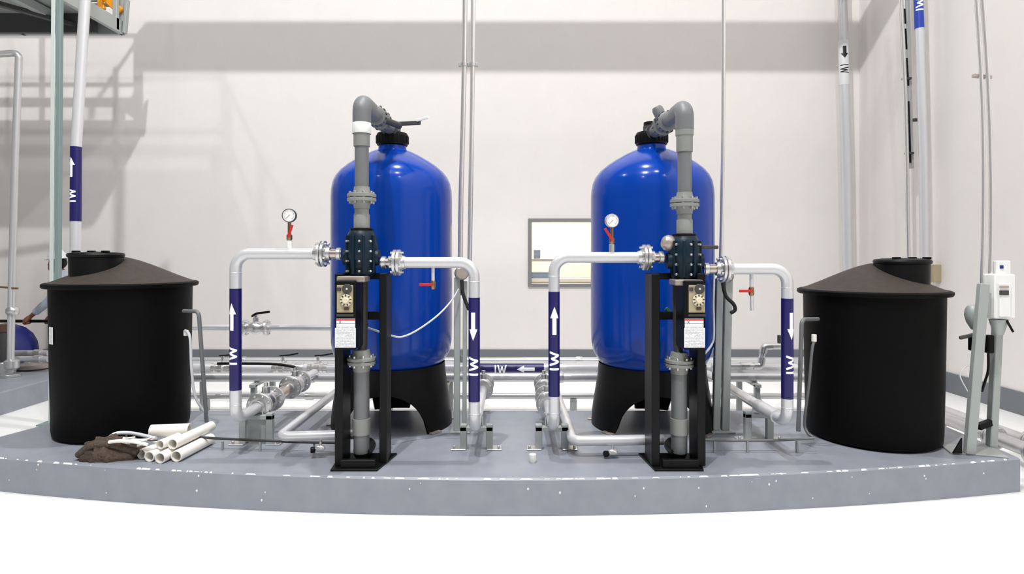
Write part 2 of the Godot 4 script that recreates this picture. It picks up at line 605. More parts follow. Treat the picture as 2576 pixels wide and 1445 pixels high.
func shell() -> void:
	struct("floor", blk(-14.2, RIGHT + 0.2, -0.2, 0, -7.2, BACK + 0.2), M.floor, "glossy white painted hall floor in front of and around the grey plinth", "floor")
	struct("ceiling", blk(-14.2, RIGHT + 0.2, 11.6, 11.8, -7.2, BACK + 0.2), M.deck, "dark metal deck ceiling high above the tanks", "ceiling")
	var g := Geo.new()
	for r in [[-14.2, WIN[0], 0, 11.6], [WIN[1], RIGHT + 0.2, 0, 11.6], [WIN[0], WIN[1], 0, WIN[2]], [WIN[0], WIN[1], WIN[3], 11.6]]:
		g.box(Vector3(r[1] - r[0], r[3] - r[2], 0.2), Transform3D(Basis.IDENTITY, Vector3((r[0] + r[1]) / 2.0, (r[2] + r[3]) / 2.0, -BACK - 0.1)), 0.0002)
	struct("wall_back", g, M.wall, "tall off-white wall behind the tanks with an interior window", "wall")
	struct("wall_right", blk(RIGHT, RIGHT + 0.2, 0, 11.6, -7.2, BACK), M.wall, "off-white side wall that carries the conduits beyond the corner pipe", "wall")
	struct("wall_left", blk(-14.2, -14.0, 0, 11.6, -7.0, BACK), M.far_wall, "grey wall far beyond the raised platform", "wall")
	struct("wall_front", blk(-14.2, RIGHT, 0, 11.6, -7.2, -7.0), M.far_wall, "grey wall behind the viewer", "wall")
	struct("baseboard_back", blk(-14.0, RIGHT, 0, 0.2, BACK - 0.02, BACK, 0.004), M.skirting, "dark grey skirting band along the foot of the back wall", "baseboard")
	struct("baseboard_right", blk(RIGHT - 0.02, RIGHT, 0, 0.22, -7.0, BACK - 0.02, 0.004), M.skirting, "dark grey skirting band along the side wall near the corner", "baseboard")
	# beam high above, out of the picture: its shade lies along the back wall
	var b := thing("beam", "deep steel roof beam that crosses the hall above the tanks", "beam", Vector3(0, 5.9, -6.0))
	obj("web", blk(-4.1, RIGHT, 5.9, 6.26, 5.98, 6.02, 0.002), M.galv, b)
	obj("flange", blk(-4.1, RIGHT, 5.88, 5.9, 5.92, 6.08, 0.002), M.galv, b)
	obj("flange", blk(-4.1, RIGHT, 6.26, 6.28, 5.92, 6.08, 0.002), M.galv, b)
	b.set_meta("kind", "structure")

func front_depth(x: float) -> float:
	return 3.55 + 0.034 * x * x

func plinths() -> void:
	var poly := []
	for i in 49:
		var x := lerpf(-3.78, 3.27, i / 48.0)
		poly.append(Vector2(x, -front_depth(x)))
	poly.append_array([Vector2(3.33, -5.1), Vector2(-3.46, -5.1)])
	var p := struct("plinth", Geo.new().slab(poly, 0, TOP, 0.012), M.plinth, "long blue-grey painted concrete plinth with a bowed front that carries the tanks", "plinth")
	# paint worn off along the front edge
	var rng := RandomNumberGenerator.new()
	rng.seed = 4
	var g := Geo.new()
	for i in 120:
		var x := rng.randf_range(-3.6, 3.2)
		var l := rng.randf_range(0.006, 0.045)
		if absf(x) < 1.6 and rng.randf() < 0.5: l *= 1.8
		var z := -front_depth(x)
		var dx := 0.068 * x
		var t := Vector3(1, 0, -dx).normalized()
		var o := Vector3(-t.z, 0, t.x) * -1.0
		if o.z < 0: o = -o
		var a := Vector3(x, TOP - 0.012, z) + o * 0.001 + Vector3(0, 0.001, 0)
		var b := a + Vector3(0, 0.011, 0) - o * 0.011
		var h := rng.randf_range(0.25, 0.8)
		g.face([a.lerp(b, 0.5 - h / 2) , a.lerp(b, 0.5 - h / 2) + t * l, a.lerp(b, 0.5 + h / 2) + t * (l * 0.8), a.lerp(b, 0.5 + h / 2) + t * l * 0.15], (o + Vector3.UP).normalized())
	for i in 26:
		var x := rng.randf_range(-3.4, 3.1)
		var z := -front_depth(x) + 0.0015
		var y := rng.randf_range(0.03, 0.2)
		var s := rng.randf_range(0.003, 0.007)
		g.face([Vector3(x - s, y, z), Vector3(x, y - s * 1.6, z), Vector3(x + s, y, z), Vector3(x, y + s * 1.3, z)], Vector3.BACK)
	obj("worn_paint", g, M.chip, p, "stuff")
	struct("plinth", Geo.new().slab([Vector2(-11, -5.0), Vector2(-4.85, -5.0), Vector2(-4.85, -7.2), Vector2(-11, -7.2)], 0, TOP, 0.012), M.plinth, "second grey concrete plinth across the white aisle beyond the dark tank", "plinth")

func window_and_office() -> void:
	var t := thing("window_1", "aluminium framed interior window in the back wall beside the blue tank", "window", Vector3((WIN[0] + WIN[1]) / 2, WIN[2], -BACK))
	t.set_meta("kind", "structure")
	for r in [[WIN[0], WIN[1], WIN[3] - 0.05, WIN[3]], [WIN[0], WIN[1], WIN[2], WIN[2] + 0.05], [WIN[0], WIN[0] + 0.05, WIN[2] + 0.05, WIN[3] - 0.05], [WIN[1] - 0.05, WIN[1], WIN[2] + 0.05, WIN[3] - 0.05]]:
		obj("frame_bar", blk(r[0], r[1], r[2], r[3], BACK - 0.03, BACK + 0.15, 0.004), M.alu, t)
	obj("pane", blk(WIN[0] + 0.05, WIN[1] - 0.05, WIN[2] + 0.05, WIN[3] - 0.05, BACK + 0.06, BACK + 0.066), M.glass, t)
	# the lit room behind it
	var d0 := BACK + 0.2
	var d1 := BACK + 2.8
	var g := Geo.new()
	for r in [[-1.6, 3.2, 0, 3.0, d1, d1 + 0.1], [-1.7, -1.6, 0, 3.0, d0, d1 + 0.1], [3.2, 3.3, 0, 3.0, d0, d1 + 0.1]]:
		g.box(Vector3(r[1] - r[0], r[3] - r[2], r[5] - r[4]), Transform3D(Basis.IDENTITY, Vector3((r[0] + r[1]) / 2.0, (r[2] + r[3]) / 2.0, -(r[4] + r[5]) / 2.0)), 0.0005)
	struct("wall_office", g, M.cream_wall, "cream walls of the lit room seen through the interior window", "wall")
	struct("floor_office", blk(-1.7, 3.3, -0.1, 0, d0, d1 + 0.1), M.timber, "floor of the lit room behind the interior window", "floor")
	struct("ceiling_office", blk(-1.7, 3.3, 3.0, 3.1, d0, d1 + 0.1), M.cream_wall, "ceiling of the lit room behind the interior window", "ceiling")
	var l := thing("ceiling_light", "square ceiling panel that lights the room behind the window", "light", Vector3(0.8, 2.9, -(d0 + 1.2)))
	obj("housing", blk(0.3, 1.3, 2.93, 3.0, d0 + 0.7, d0 + 1.7, 0.004), M.white, l)
	obj("panel", blk(0.34, 1.26, 2.92, 2.93, d0 + 0.74, d0 + 1.66, 0.002), M.glow, l)
	var al := AreaLight3D.new()
	al.name = "panel_light"
	al.area_size = Vector2(0.9, 0.9)
	al.light_energy = 24.0
	al.light_color = Color(1.0, 0.96, 0.88)
	al.area_range = 12.0
	al.shadow_enabled = true
	l.add_child(al)
	al.rotation.x = -PI / 2
	al.position = Vector3(0, 0.0, 0)
	# counter, shelf and the few things on them
	var c := thing("counter", "pale wooden counter along the window inside the lit room", "counter", Vector3(0.9, 0, -(d0 + 0.6)))
	obj("worktop", blk(-0.6, 2.4, 1.12, 1.17, d0 + 0.25, d0 + 0.85, 0.004), M.timber, c)
	obj("front_panel", blk(-0.58, 2.38, 0, 1.12, d0 + 0.3, d0 + 0.83, 0.004), M.beige, c)
	var sh := thing("shelf", "narrow grey shelf above the counter inside the lit room", "shelf", Vector3(0.9, 1.4, -(d0 + 0.8)))
	obj("board", blk(-0.6, 2.4, 1.42, 1.46, d0 + 0.7, d0 + 0.95, 0.003), M.plate, sh)
	for x in [-0.4, 0.62, 2.2]: obj("upright", blk(x, x + 0.05, 1.17, 1.42, d0 + 0.72, d0 + 0.8, 0.003), M.plate, sh)
	tag(obj("storage_box", blk(0.34, 0.44, 1.46, 1.6, d0 + 0.72, d0 + 0.86, 0.006), M.desk_blue), "small slate blue box standing on the shelf behind the window", "box")
	var fo := thing("tray", "slate blue tray on the counter behind the window corner", "tray", Vector3(0.45, 1.17, -(d0 + 0.45)))
	obj("body", blk(0.2, 0.58, 1.17, 1.25, d0 + 0.35, d0 + 0.62, 0.006), M.desk_blue, fo)
	obj("rim", blk(0.19, 0.59, 1.25, 1.262, d0 + 0.34, d0 + 0.63, 0.004), M.desk_blue, fo)

# ---------------------------------------------------------------- tanks
func brine_tank(label: String, c: Vector3, r: float, h: float, hatch_dir: Vector2) -> Node3D:
	var t := thing("brine_tank", label, "tank", c, "dark plastic brine tanks")
	var xf := Transform3D(Basis.IDENTITY, c)
	var k := r
	obj("body", Geo.new().lathe([Vector2(0, 0.001), Vector2(k * 0.9, 0.001), Vector2(k * 0.955, 0.02), Vector2(k * 0.965, 0.06), Vector2(k * 0.985, h * 0.5), Vector2(k, h - 0.03), Vector2(k, h), Vector2(0, h)], 72, xf), M.poly, t)
	obj("rim", Geo.new().lathe([Vector2(k - 0.01, h - 0.022), Vector2(k + 0.035, h - 0.022), Vector2(k + 0.042, h - 0.012), Vector2(k + 0.042, h + 0.004), Vector2(k + 0.03, h + 0.012), Vector2(k - 0.02, h + 0.016)], 72, xf), M.poly, t)
	var dome := []
	for i in 15:
		var u := i / 14.0
		dome.append(Vector2((k + 0.02) * (1.0 - u), h + 0.01 + 0.19 * sin(u * PI / 2.0) * (0.55 + 0.45 * u)))
	obj("lid_dome", Geo.new().lathe(dome, 72, xf), M.dome_sheen, t)
	# hatch set off-centre on the dome
	var hc := c + Vector3(hatch_dir.x, h + 0.07, hatch_dir.y)
	var hx := Transform3D(Basis.IDENTITY, hc)
	var ht := obj("hatch", Geo.new().lathe([Vector2(0.165, -0.08), Vector2(0.168, 0.125), Vector2(0.176, 0.13), Vector2(0.18, 0.145), Vector2(0.172, 0.158), Vector2(0.12, 0.166), Vector2(0, 0.17)], 48, hx), M.black_plastic, t)
	for s in [-0.09, 0.02, 0.12]:
		obj("lug", Geo.new().box(Vector3(0.05, 0.016, 0.03), Transform3D(Basis.IDENTITY, hc + Vector3(s, 0.168, 0.08)), 0.004), M.black_plastic, ht)
	return t

func brine_tanks() -> void:
	var c := Vector3(-2.935, TOP, -4.6)
	var t := brine_tank("squat dark plastic tank with white pipe offcuts at its foot", c, 0.462, 1.09, Vector2(-0.1, 0.16))
	# overflow pipe and hose on its flank
	var a := at(462, 783, 4.45)
	obj("overflow_pipe", Geo.new().tube(fillet([a, at(500, 784, 4.35), at(520, 1062, 4.45)], 0.035), 0.014, 10), M.pvc, t)
	obj("hose", Geo.new().tube(smooth_path([at(466, 832, 4.42), at(478, 850, 4.38), at(482, 930, 4.38), at(492, 1000, 4.4), at(522, 1046, 4.45)]), 0.01, 8), M.clear_tube, t)
	obj("hose_fitting", Geo.new().lathe(disc(0.017, 0.04), 12, along(at(468, 845, 4.43), Vector3.UP)), M.white_pvc, t)
	obj("sticker", sheet(c + Vector3(sin(-0.6) * 0.464, 0.745, cos(-0.6) * 0.464), 0.06, 0.12, 0.003, -0.6), M.notice, t)
	c = Vector3(2.6, TOP, -4.4)
	t = brine_tank("squat dark plastic tank nearest the corner beside the electrical post", c, 0.447, 1.045, Vector2(0.145, 0.12))
	obj("overflow_pipe", Geo.new().tube(fillet([at(2058, 803, 4.25), at(2017, 804, 4.15), at(2008, 1085, 4.2)], 0.035), 0.014, 10), M.pvc, t)
	obj("hose", Geo.new().tube(smooth_path([at(2050, 856, 4.2), at(2043, 880, 4.18), at(2036, 960, 4.2), at(2024, 1060, 4.2), at(2032, 1090, 4.15), at(2045, 1100, 4.12)]), 0.01, 8), M.pvc, t)
	obj("hose_fitting", Geo.new().lathe(disc(0.017, 0.05), 12, along(at(2048, 860, 4.19), Vector3.UP)), M.white_pvc, t)

func vessel(label: String, c: Vector3, r: float) -> void:
	var t := thing("pressure_vessel", label, "tank", c, "tall blue softener tanks")
	var xf := Transform3D(Basis.IDENTITY, c)
	# shell from the lower dome to the neck
	var prof := [Vector2(0, 0.36), Vector2(0.2, 0.375), Vector2(0.33, 0.42), Vector2(0.405, 0.485), Vector2(0.448, 0.56), Vector2(0.463, 0.64), Vector2(0.466, 0.74)]
	prof.append_array([Vector2(0.467, 1.2), Vector2(0.466, 1.74)])
	for q in [[0.463, 1.80], [0.452, 1.86], [0.432, 1.905], [0.398, 1.95], [0.345, 1.995], [0.28, 2.038], [0.21, 2.078], [0.15, 2.106], [0.112, 2.12], [0.106, 2.15], [0.106, 2.185], [0, 2.185]]:
		prof.append(Vector2(q[0], q[1]))
	for i in prof.size(): prof[i].x *= r / 0.466
	obj("shell", Geo.new().lathe(prof, 80, xf), M.blue, t)
	# screwed adapter on the neck
	var cap := obj("neck_cap", Geo.new().lathe([Vector2(0, 2.15), Vector2(0.108, 2.15), Vector2(0.118, 2.158), Vector2(0.122, 2.2), Vector2(0.122, 2.235), Vector2(0.114, 2.25), Vector2(0.07, 2.255), Vector2(0.062, 2.27), Vector2(0.06, 2.33), Vector2(0, 2.33)], 40, xf), M.black_plastic, t)
	var ribs := Geo.new()
	for i in 24:
		var a := TAU * i / 24
		ribs.box(Vector3(0.012, 0.06, 0.012), Transform3D(Basis(Vector3.UP, a), c + Vector3(sin(a) * 0.121, 2.2, cos(a) * 0.121)), 0.003)
	obj("grip_rib", ribs, M.black_plastic, cap, "stuff")
	# moulded skirt with four arched openings
	var g := Geo.new()
	var seg := 96
	var face := atan2(-c.x, -c.z)
	var lean := -0.15 if c.x < 0 else 0.15
	var open_at := [[face + lean, 0.72], [face + 2.3, 0.5], [face - 2.3, 0.5]]
	var y1 := 0.475
	var rows := 6
	for side in [0, 1]:
		var grid := []
		for i in seg + 1:
			var a := TAU * i / seg
			var low := 0.0
			for o in open_at:
				var dd := absf(wrapf(a - o[0], -PI, PI))
				if dd < o[1]: low = maxf(low, 0.3 * sqrt(maxf(0.0, 1.0 - pow(dd / o[1], 2.0))))
			var col := []
			for k in rows + 1:
				var y := lerpf(low, y1, float(k) / rows)
				var rr: float = lerpf(0.462, 0.405, smoothstep(0.0, 0.5, y)) - 0.02 * side
				var d := Vector3(sin(a), 0, cos(a))
				col.append(g.vert(c + d * rr + Vector3(0, y, 0), d if side == 0 else -d))
			grid.append(col)
		for i in seg:
			for k in rows: g.quad(grid[i][k], grid[i + 1][k], grid[i + 1][k + 1], grid[i][k + 1])
	# edge of the openings
	var per := (rows + 1) * (seg + 1)
	for i in seg:
		var p := [g.v[i * (rows + 1)], g.v[(i + 1) * (rows + 1)], g.v[per + (i + 1) * (rows + 1)], g.v[per + i * (rows + 1)]]
		var nn: Vector3 = (p[1] - p[0]).cross(p[3] - p[0]).normalized()
		if nn.y > 0: nn = -nn
		g.face(p, nn)
	obj("skirt", g, M.black_plastic, t)
	for o in open_at:
		for s in [-0.14, 0.14]:
			var a: float = o[0] + s + signf(s) * o[1]
			obj("foot_plate", Geo.new().box(Vector3(0.1, 0.012, 0.05), Transform3D(Basis(Vector3.UP, a), c + Vector3(sin(a) * 0.468, 0.006, cos(a) * 0.468)), 0.002), M.plate, t)

func vessels() -> void:
	vessel("tall glossy blue domed tank with a lever valve beside its neck", Vector3(-0.932, TOP, -4.74), 0.463)
	vessel("tall glossy blue domed tank standing in front of the interior window", Vector3(1.08, TOP, -4.71), 0.466)

# ---------------------------------------------------------------- multiport valve, controller, stand and grey pipework
func valve_units() -> void:
	unit({"x": -0.951, "d": 3.85, "tx": -0.932, "td": 4.74, "y": 0.0, "lx": -0.945, "box": [-1.057, -0.94], "posts": [[-1.085, -1.035, 3.72, 3.9], [-0.825, -0.78, 3.78, 3.93]], "base": [-1.04, -0.832], "lever": true, "side": 1.0,
		"who": "in front of the blue tank with the lever valve", "rotate": 0.12})
	unit({"x": 1.092, "d": 3.85, "tx": 1.08, "td": 4.71, "y": -0.035, "lx": 1.05, "box": [1.035, 1.153], "posts": [[0.855, 0.905, 3.72, 3.92], [1.135, 1.185, 3.72, 3.9]], "base": [0.915, 1.135], "lever": false, "side": -1.0,
		"who": "in front of the blue tank by the window", "rotate": -0.12})

func unit(u: Dictionary) -> void:
	var x: float = u.x
	var d: float = u.d
	var dy: float = u.y
	var axis := Vector3(x, 0, -d)
	var who: String = u.who
	# black stand
	var b0: float = u.base[0]
	var b1: float = u.base[1]
	var t := thing("valve_stand", "black steel channel stand " + who, "stand", Vector3(u.lx, TOP, -3.8), "black valve stands")
	for p in u.posts: obj("post", blk(p[0], p[1], TOP + 0.012, 1.41, p[2], p[3], 0.004), M.black_paint, t)
	var g := Geo.new()
	g.slab([Vector2(b0 - 0.055, -3.665), Vector2(b1 + 0.02, -3.665), Vector2(u.posts[1][1] + 0.03, -3.97), Vector2(u.posts[0][0] - 0.03, -3.97)], TOP, TOP + 0.012, 0.002)
	obj("base_plate", g, M.black_paint, t)
	obj("front_channel", blk(b0, b1, TOP + 0.012, TOP + 0.06, 3.69, 3.72, 0.003), M.black_paint, t)
	obj("crossbar", blk(u.posts[0][1] - 0.01, u.posts[1][0] + 0.01, 1.11, 1.16, 3.9, 3.93, 0.003), M.black_paint, t)
	obj("crossbar", blk(u.posts[0][1] - 0.01, u.posts[1][0] + 0.01, 1.37, 1.41, 3.88, 3.92, 0.003), M.black_paint, t)
	# body of the valve
	var y0 := 1.39 + dy * 0.6
	var y1 := 1.69 + dy
	var v := thing("control_valve", "dark teal valve with timer box " + who, "valve", Vector3(x, y0, -d), "valves with timer boxes")
	var xf := Transform3D(Basis.IDENTITY, axis)
	obj("valve_body", Geo.new().lathe([Vector2(0, y0), Vector2(0.07, y0), Vector2(0.088, y0 + 0.02), Vector2(0.09, y0 + 0.1), Vector2(0.1, y0 + 0.12), Vector2(0.102, y0 + 0.2), Vector2(0.094, y0 + 0.225), Vector2(0.092, y1 - 0.05), Vector2(0.08, y1 - 0.02), Vector2(0.06, y1), Vector2(0, y1)], 14, xf), M.teal, v)
	for s in [-1.0, 1.0]:
		obj("side_port", Geo.new().lathe([Vector2(0, 0), Vector2(0.06, 0), Vector2(0.058, 0.07), Vector2(0.05, 0.1), Vector2(0.05, 0.112), Vector2(0, 0.112)], 20, along(axis + Vector3(0, y0 + 0.12, 0), Vector3(s, 0, 0))), M.teal, v)
	for a in [-0.9, -0.3, 0.35, 1.0]:
		obj("rib", Geo.new().box(Vector3(0.014, y1 - y0 - 0.06, 0.03), Transform3D(Basis(Vector3.UP, a), axis + Vector3(sin(a) * 0.094, (y0 + y1) / 2 - 0.01, cos(a) * 0.094)), 0.003), M.teal, v)
	g = Geo.new()
	for a in [-0.75, 0.1, 0.75]:
		for k in 4:
			g.lathe(disc(0.007, 0.02, 0.001), 8, along(axis + Vector3(sin(a) * 0.094, y0 + 0.035 + 0.062 * k, cos(a) * 0.094), Vector3(sin(a), 0, cos(a))))
	obj("bolt_row", g, M.zinc, v, "stuff")
	obj("top_clamp", Geo.new().lathe([Vector2(0.05, y1 - 0.015), Vector2(0.072, y1 - 0.012), Vector2(0.074, y1 + 0.002), Vector2(0.05, y1 + 0.006)], 24, xf), M.black_plastic, v)
	obj("bottom_plate", Geo.new().box(Vector3(0.17, 0.035, 0.15), Transform3D(Basis.IDENTITY, Vector3((u.box[0] + u.box[1]) / 2 + 0.02 * u.side, y0 - 0.012, -3.76)), 0.005), M.plate, v)
	if not u.lever:
		obj("pilot_cap", Geo.new().lathe([Vector2(0, 0), Vector2(0.045, 0), Vector2(0.05, 0.015), Vector2(0.05, 0.04), Vector2(0.035, 0.06), Vector2(0, 0.065)], 20, along(axis + Vector3(-0.08, y1 - 0.06, 0.0), Vector3(-1, 0.25, 0.2))), M.plate, v)
		obj("pilot_arm", Geo.new().bar(axis + Vector3(0.09, y1 - 0.08, 0.02), axis + Vector3(0.2, y1 - 0.082, 0.04), 0.024, 0.03, 0.004), M.dark_grey, v)
	# timer box
	var f: float = 3.655
	var bx0: float = u.box[0]
	var bx1: float = u.box[1]
	var bc := (bx0 + bx1) / 2
	var box := obj("timer_box", blk(bx0, bx1, 0.955, 1.372, f, f + 0.19, 0.006), M.black_plastic, v)
	var pz := -f + 0.003
	var px: float = bc - 0.004 * u.side + (0.012 if u.side < 0 else 0.0)
	obj("panel", Geo.new().box(Vector3(0.098, 0.165, 0.006), Transform3D(Basis.IDENTITY, Vector3(px, 1.262, pz)), 0.002), M.beige, box)
	obj("window_frame", Geo.new().box(Vector3(0.104, 0.012, 0.01), Transform3D(Basis.IDENTITY, Vector3(px, 1.162, pz)), 0.003), M.dark_grey, box)
	var kc := Vector3(px + 0.014, 1.322, pz + 0.003)
	obj("day_wheel", Geo.new().lathe(disc(0.03, 0.01, 0.002), 24, along(kc, Vector3.BACK)), M.dark_grey, box)
	obj("wheel_hub", Geo.new().lathe(disc(0.006, 0.014, 0.001), 12, along(kc, Vector3.BACK)), M.cream, box)
	var dc := Vector3(px + 0.008, 1.254, pz + 0.003)
	obj("dial", Geo.new().lathe(disc(0.036, 0.012, 0.003), 32, along(dc, Vector3.BACK)), M.cream, box)
	obj("dial_knob", Geo.new().lathe([Vector2(0, 0), Vector2(0.02, 0), Vector2(0.018, 0.024), Vector2(0.015, 0.027), Vector2(0, 0.027)], 20, along(dc, Vector3.BACK)), M.cream, box)
	g = Geo.new()
	for k in 9:
		var a := TAU * k / 9
		g.box(Vector3(0.008, 0.012, 0.006), Transform3D(Basis(Vector3.BACK, -a), dc + Vector3(sin(a) * 0.029, cos(a) * 0.029, 0.011)), 0.001)
	obj("dial_mark", g, M.dark_grey, box, "stuff")
	obj("terminal", Geo.new().box(Vector3(0.03, 0.018, 0.01), Transform3D(Basis.IDENTITY, Vector3(px + 0.01, 1.203, pz + 0.004)), 0.002), M.brown, box)
	obj("terminal", Geo.new().box(Vector3(0.024, 0.024, 0.01), Transform3D(Basis.IDENTITY, Vector3(px - 0.035, 1.32, pz + 0.004)), 0.002), M.dark_grey, box)
	var upper := obj("warning_label", sheet(Vector3(bc, 1.09, -f + 0.0015), 0.113, 0.105), M.notice_red, box)
	tag(upper, "white label with a red heading")
	tag(obj("data_label", sheet(Vector3(bc - 0.002 * u.side, 1.028, -f + 0.0035), 0.125, 0.118), M.notice, box), "white printed data label")
	# grey pipework above the valve, back to the tank's neck
	var r := thing("grey_riser", "thick grey riser pipe bending back " + who, "pipe", Vector3(x, y1, -d), "grey plastic risers")
	var yf := 1.888 + dy
	var yt := 2.492 + dy
	obj("lower_pipe", Geo.new().lathe([Vector2(0, y1 - 0.01), Vector2(0.05, y1 - 0.01), Vector2(0.05, y1 + 0.09), Vector2(0.044, y1 + 0.1), Vector2(0.044, yf - 0.02), Vector2(0, yf - 0.02)], 28, xf), M.pvc_light, r)
	flange_pair(r, Vector3(x, yf, -d), Vector3.UP, 0.09, 0.024, M.pvc_light, 0.048, 0.045, M.zinc)
	obj("upper_pipe", Geo.new().lathe([Vector2(0, yf + 0.03), Vector2(0.0435, yf + 0.03), Vector2(0.0435, yt - 0.2), Vector2(0, yt - 0.2)], 28, xf), M.pvc, r)
	obj("coupling", Geo.new().lathe([Vector2(0, 0), Vector2(0.05, 0), Vector2(0.051, 0.004), Vector2(0.051, 0.1), Vector2(0.056, 0.105), Vector2(0.056, 0.16), Vector2(0, 0.16)], 28, Transform3D(Basis.IDENTITY, Vector3(x, yt - 0.28, -d))), M.pvc_light, r)
	var neck := Vector3(u.tx, yt, -u.td)
	var p1 := Vector3(x, yt, -d)
	obj("elbow", Geo.new().tube(fillet([Vector3(x, yt - 0.14, -d), p1, p1.lerp(neck, 0.2)], 0.062, 10), 0.057, 24), M.pvc, r)
	obj("return_pipe", Geo.new().tube([p1.lerp(neck, 0.15), neck + Vector3(0, 0, 0.1)], 0.047, 20), M.pvc, r)
	var hub := (neck - p1).normalized()
	obj("inlet_head", Geo.new().tube(fillet([neck + Vector3(0, 0, 0.12), neck + Vector3(0, 0.005, 0), Vector3(u.tx, TOP + 2.3, -u.td)], 0.05, 8), 0.064, 20), M.dark_grey, r)
	if u.lever:
		var uc := p1.lerp(neck, 0.5)
		var val := obj("ball_valve", Geo.new().lathe([Vector2(0, -0.09), Vector2(0.06, -0.09), Vector2(0.068, -0.085), Vector2(0.068, -0.045), Vector2(0.056, -0.04), Vector2(0.06, 0.0), Vector2(0.056, 0.04), Vector2(0.072, 0.045), Vector2(0.072, 0.085), Vector2(0.06, 0.09), Vector2(0, 0.09)], 28, along(uc, hub)), M.pvc, r)
		g = Geo.new()
		for k in 14:
			var a := TAU * k / 14
			for s in [-0.065, 0.065]:
				g.box(Vector3(0.012, 0.038, 0.012), Transform3D(along(uc, hub).basis * Basis(Vector3.UP, a), along(uc, hub) * Vector3(sin(a) * 0.07, s, cos(a) * 0.07)), 0.003)
		obj("nut_rib", g, M.dark_grey, val, "stuff")
		obj("valve_stem", Geo.new().tube([uc + Vector3(0.03, -0.01, 0), uc + Vector3(0.13, -0.03, -0.12)], 0.024, 14), M.dark_grey, val)
		obj("lever", Geo.new().bar(at(1000, 312, 4.42), at(1058, 309, 4.35), 0.03, 0.018, 0.005), M.dark_grey, val)
		tag(obj("lever_tip", Geo.new().bar(at(1048, 303, 4.35), at(1078, 295, 4.3), 0.02, 0.012, 0.004), M.white, val), "white end of the lever")
		tag(obj("pipe_tag", Geo.new().lathe([Vector2(0.0575, 0), Vector2(0.0585, 0.002), Vector2(0.0585, 0.066), Vector2(0.0575, 0.068)], 28, Transform3D(Basis.IDENTITY, Vector3(x, yt - 0.2, -d)), -0.4), M.white, r), "white paper tag wrapped round the coupling")
	else:
		var uc := p1.lerp(neck, 0.55)
		var val := obj("union", Geo.new().lathe([Vector2(0, -0.1), Vector2(0.056, -0.1), Vector2(0.07, -0.09), Vector2(0.07, -0.05), Vector2(0.058, -0.045), Vector2(0.058, 0.03), Vector2(0.074, 0.035), Vector2(0.074, 0.08), Vector2(0.06, 0.09), Vector2(0, 0.09)], 28, along(uc, hub)), M.pvc, r)
		g = Geo.new()
		for k in 14:
			var a := TAU * k / 14
			for s in [-0.07, 0.058]:
				g.box(Vector3(0.012, 0.036, 0.012), Transform3D(along(uc, hub).basis * Basis(Vector3.UP, a), along(uc, hub) * Vector3(sin(a) * 0.072, s, cos(a) * 0.072)), 0.003)
		obj("nut_rib", g, M.dark_grey, val, "stuff")
		obj("valve_cap", Geo.new().lathe([Vector2(0, 0), Vector2(0.04, 0), Vector2(0.04, 0.07), Vector2(0.03, 0.09), Vector2(0, 0.09)], 20, along(uc + Vector3(-0.02, 0.04, 0), Vector3(-0.5, 1, 0))), M.pvc, val)
	# grey outlet pipe below the valve
	var lx: float = u.lx
	var o := thing("grey_outlet", "flanged grey outlet pipe low " + who, "pipe", Vector3(lx, TOP, -3.82), "grey plastic outlets")
	var ox := Transform3D(Basis.IDENTITY, Vector3(lx, 0, -3.82))
	obj("drop_pipe", Geo.new().tube([Vector3(lx, y0 - 0.02, -3.88), Vector3(lx, 0.96, -3.86), Vector3(lx, 0.88, -3.82)], 0.028, 16), M.dark_grey, o)
	var fy := 0.862 + dy * 0.4
	flange_pair(o, Vector3(lx, fy, -3.82), Vector3.UP, 0.09, 0.022, M.pvc_light, 0.052, 0.045, M.zinc)
	obj("outlet_pipe", Geo.new().lathe([Vector2(0, 0.285), Vector2(0.047, 0.285), Vector2(0.049, 0.3), Vector2(0.049, fy - 0.05), Vector2(0, fy - 0.05)], 28, ox), M.pvc, o)
	obj("sleeve", Geo.new().lathe([Vector2(0.048, 0.4), Vector2(0.055, 0.402), Vector2(0.056, 0.5), Vector2(0.048, 0.503)], 28, ox), M.pvc_light, o)
	obj("foot_bend", Geo.new().tube(fillet([Vector3(lx, 0.31, -3.82), Vector3(lx, 0.275, -3.83), Vector3(lx, 0.275, -4.0)], 0.03), 0.05, 20), M.black_plastic, o)

# ---------------------------------------------------------------- silver pipe loops
func band(parent: Node, p: Vector3, dir: Vector3, length: float, r: float, m: Material, turn: float) -> void:
	var g := Geo.new()
	g.lathe([Vector2(r, 0), Vector2(r, length)], 40, along(p, dir), turn)
	tag(obj("marking_tape", g, m, parent), "white flow arrow and the letters IW on a band round the pipe" if m != M.tape_white else "black flow arrow and the letters IW on a white band round the pipe")

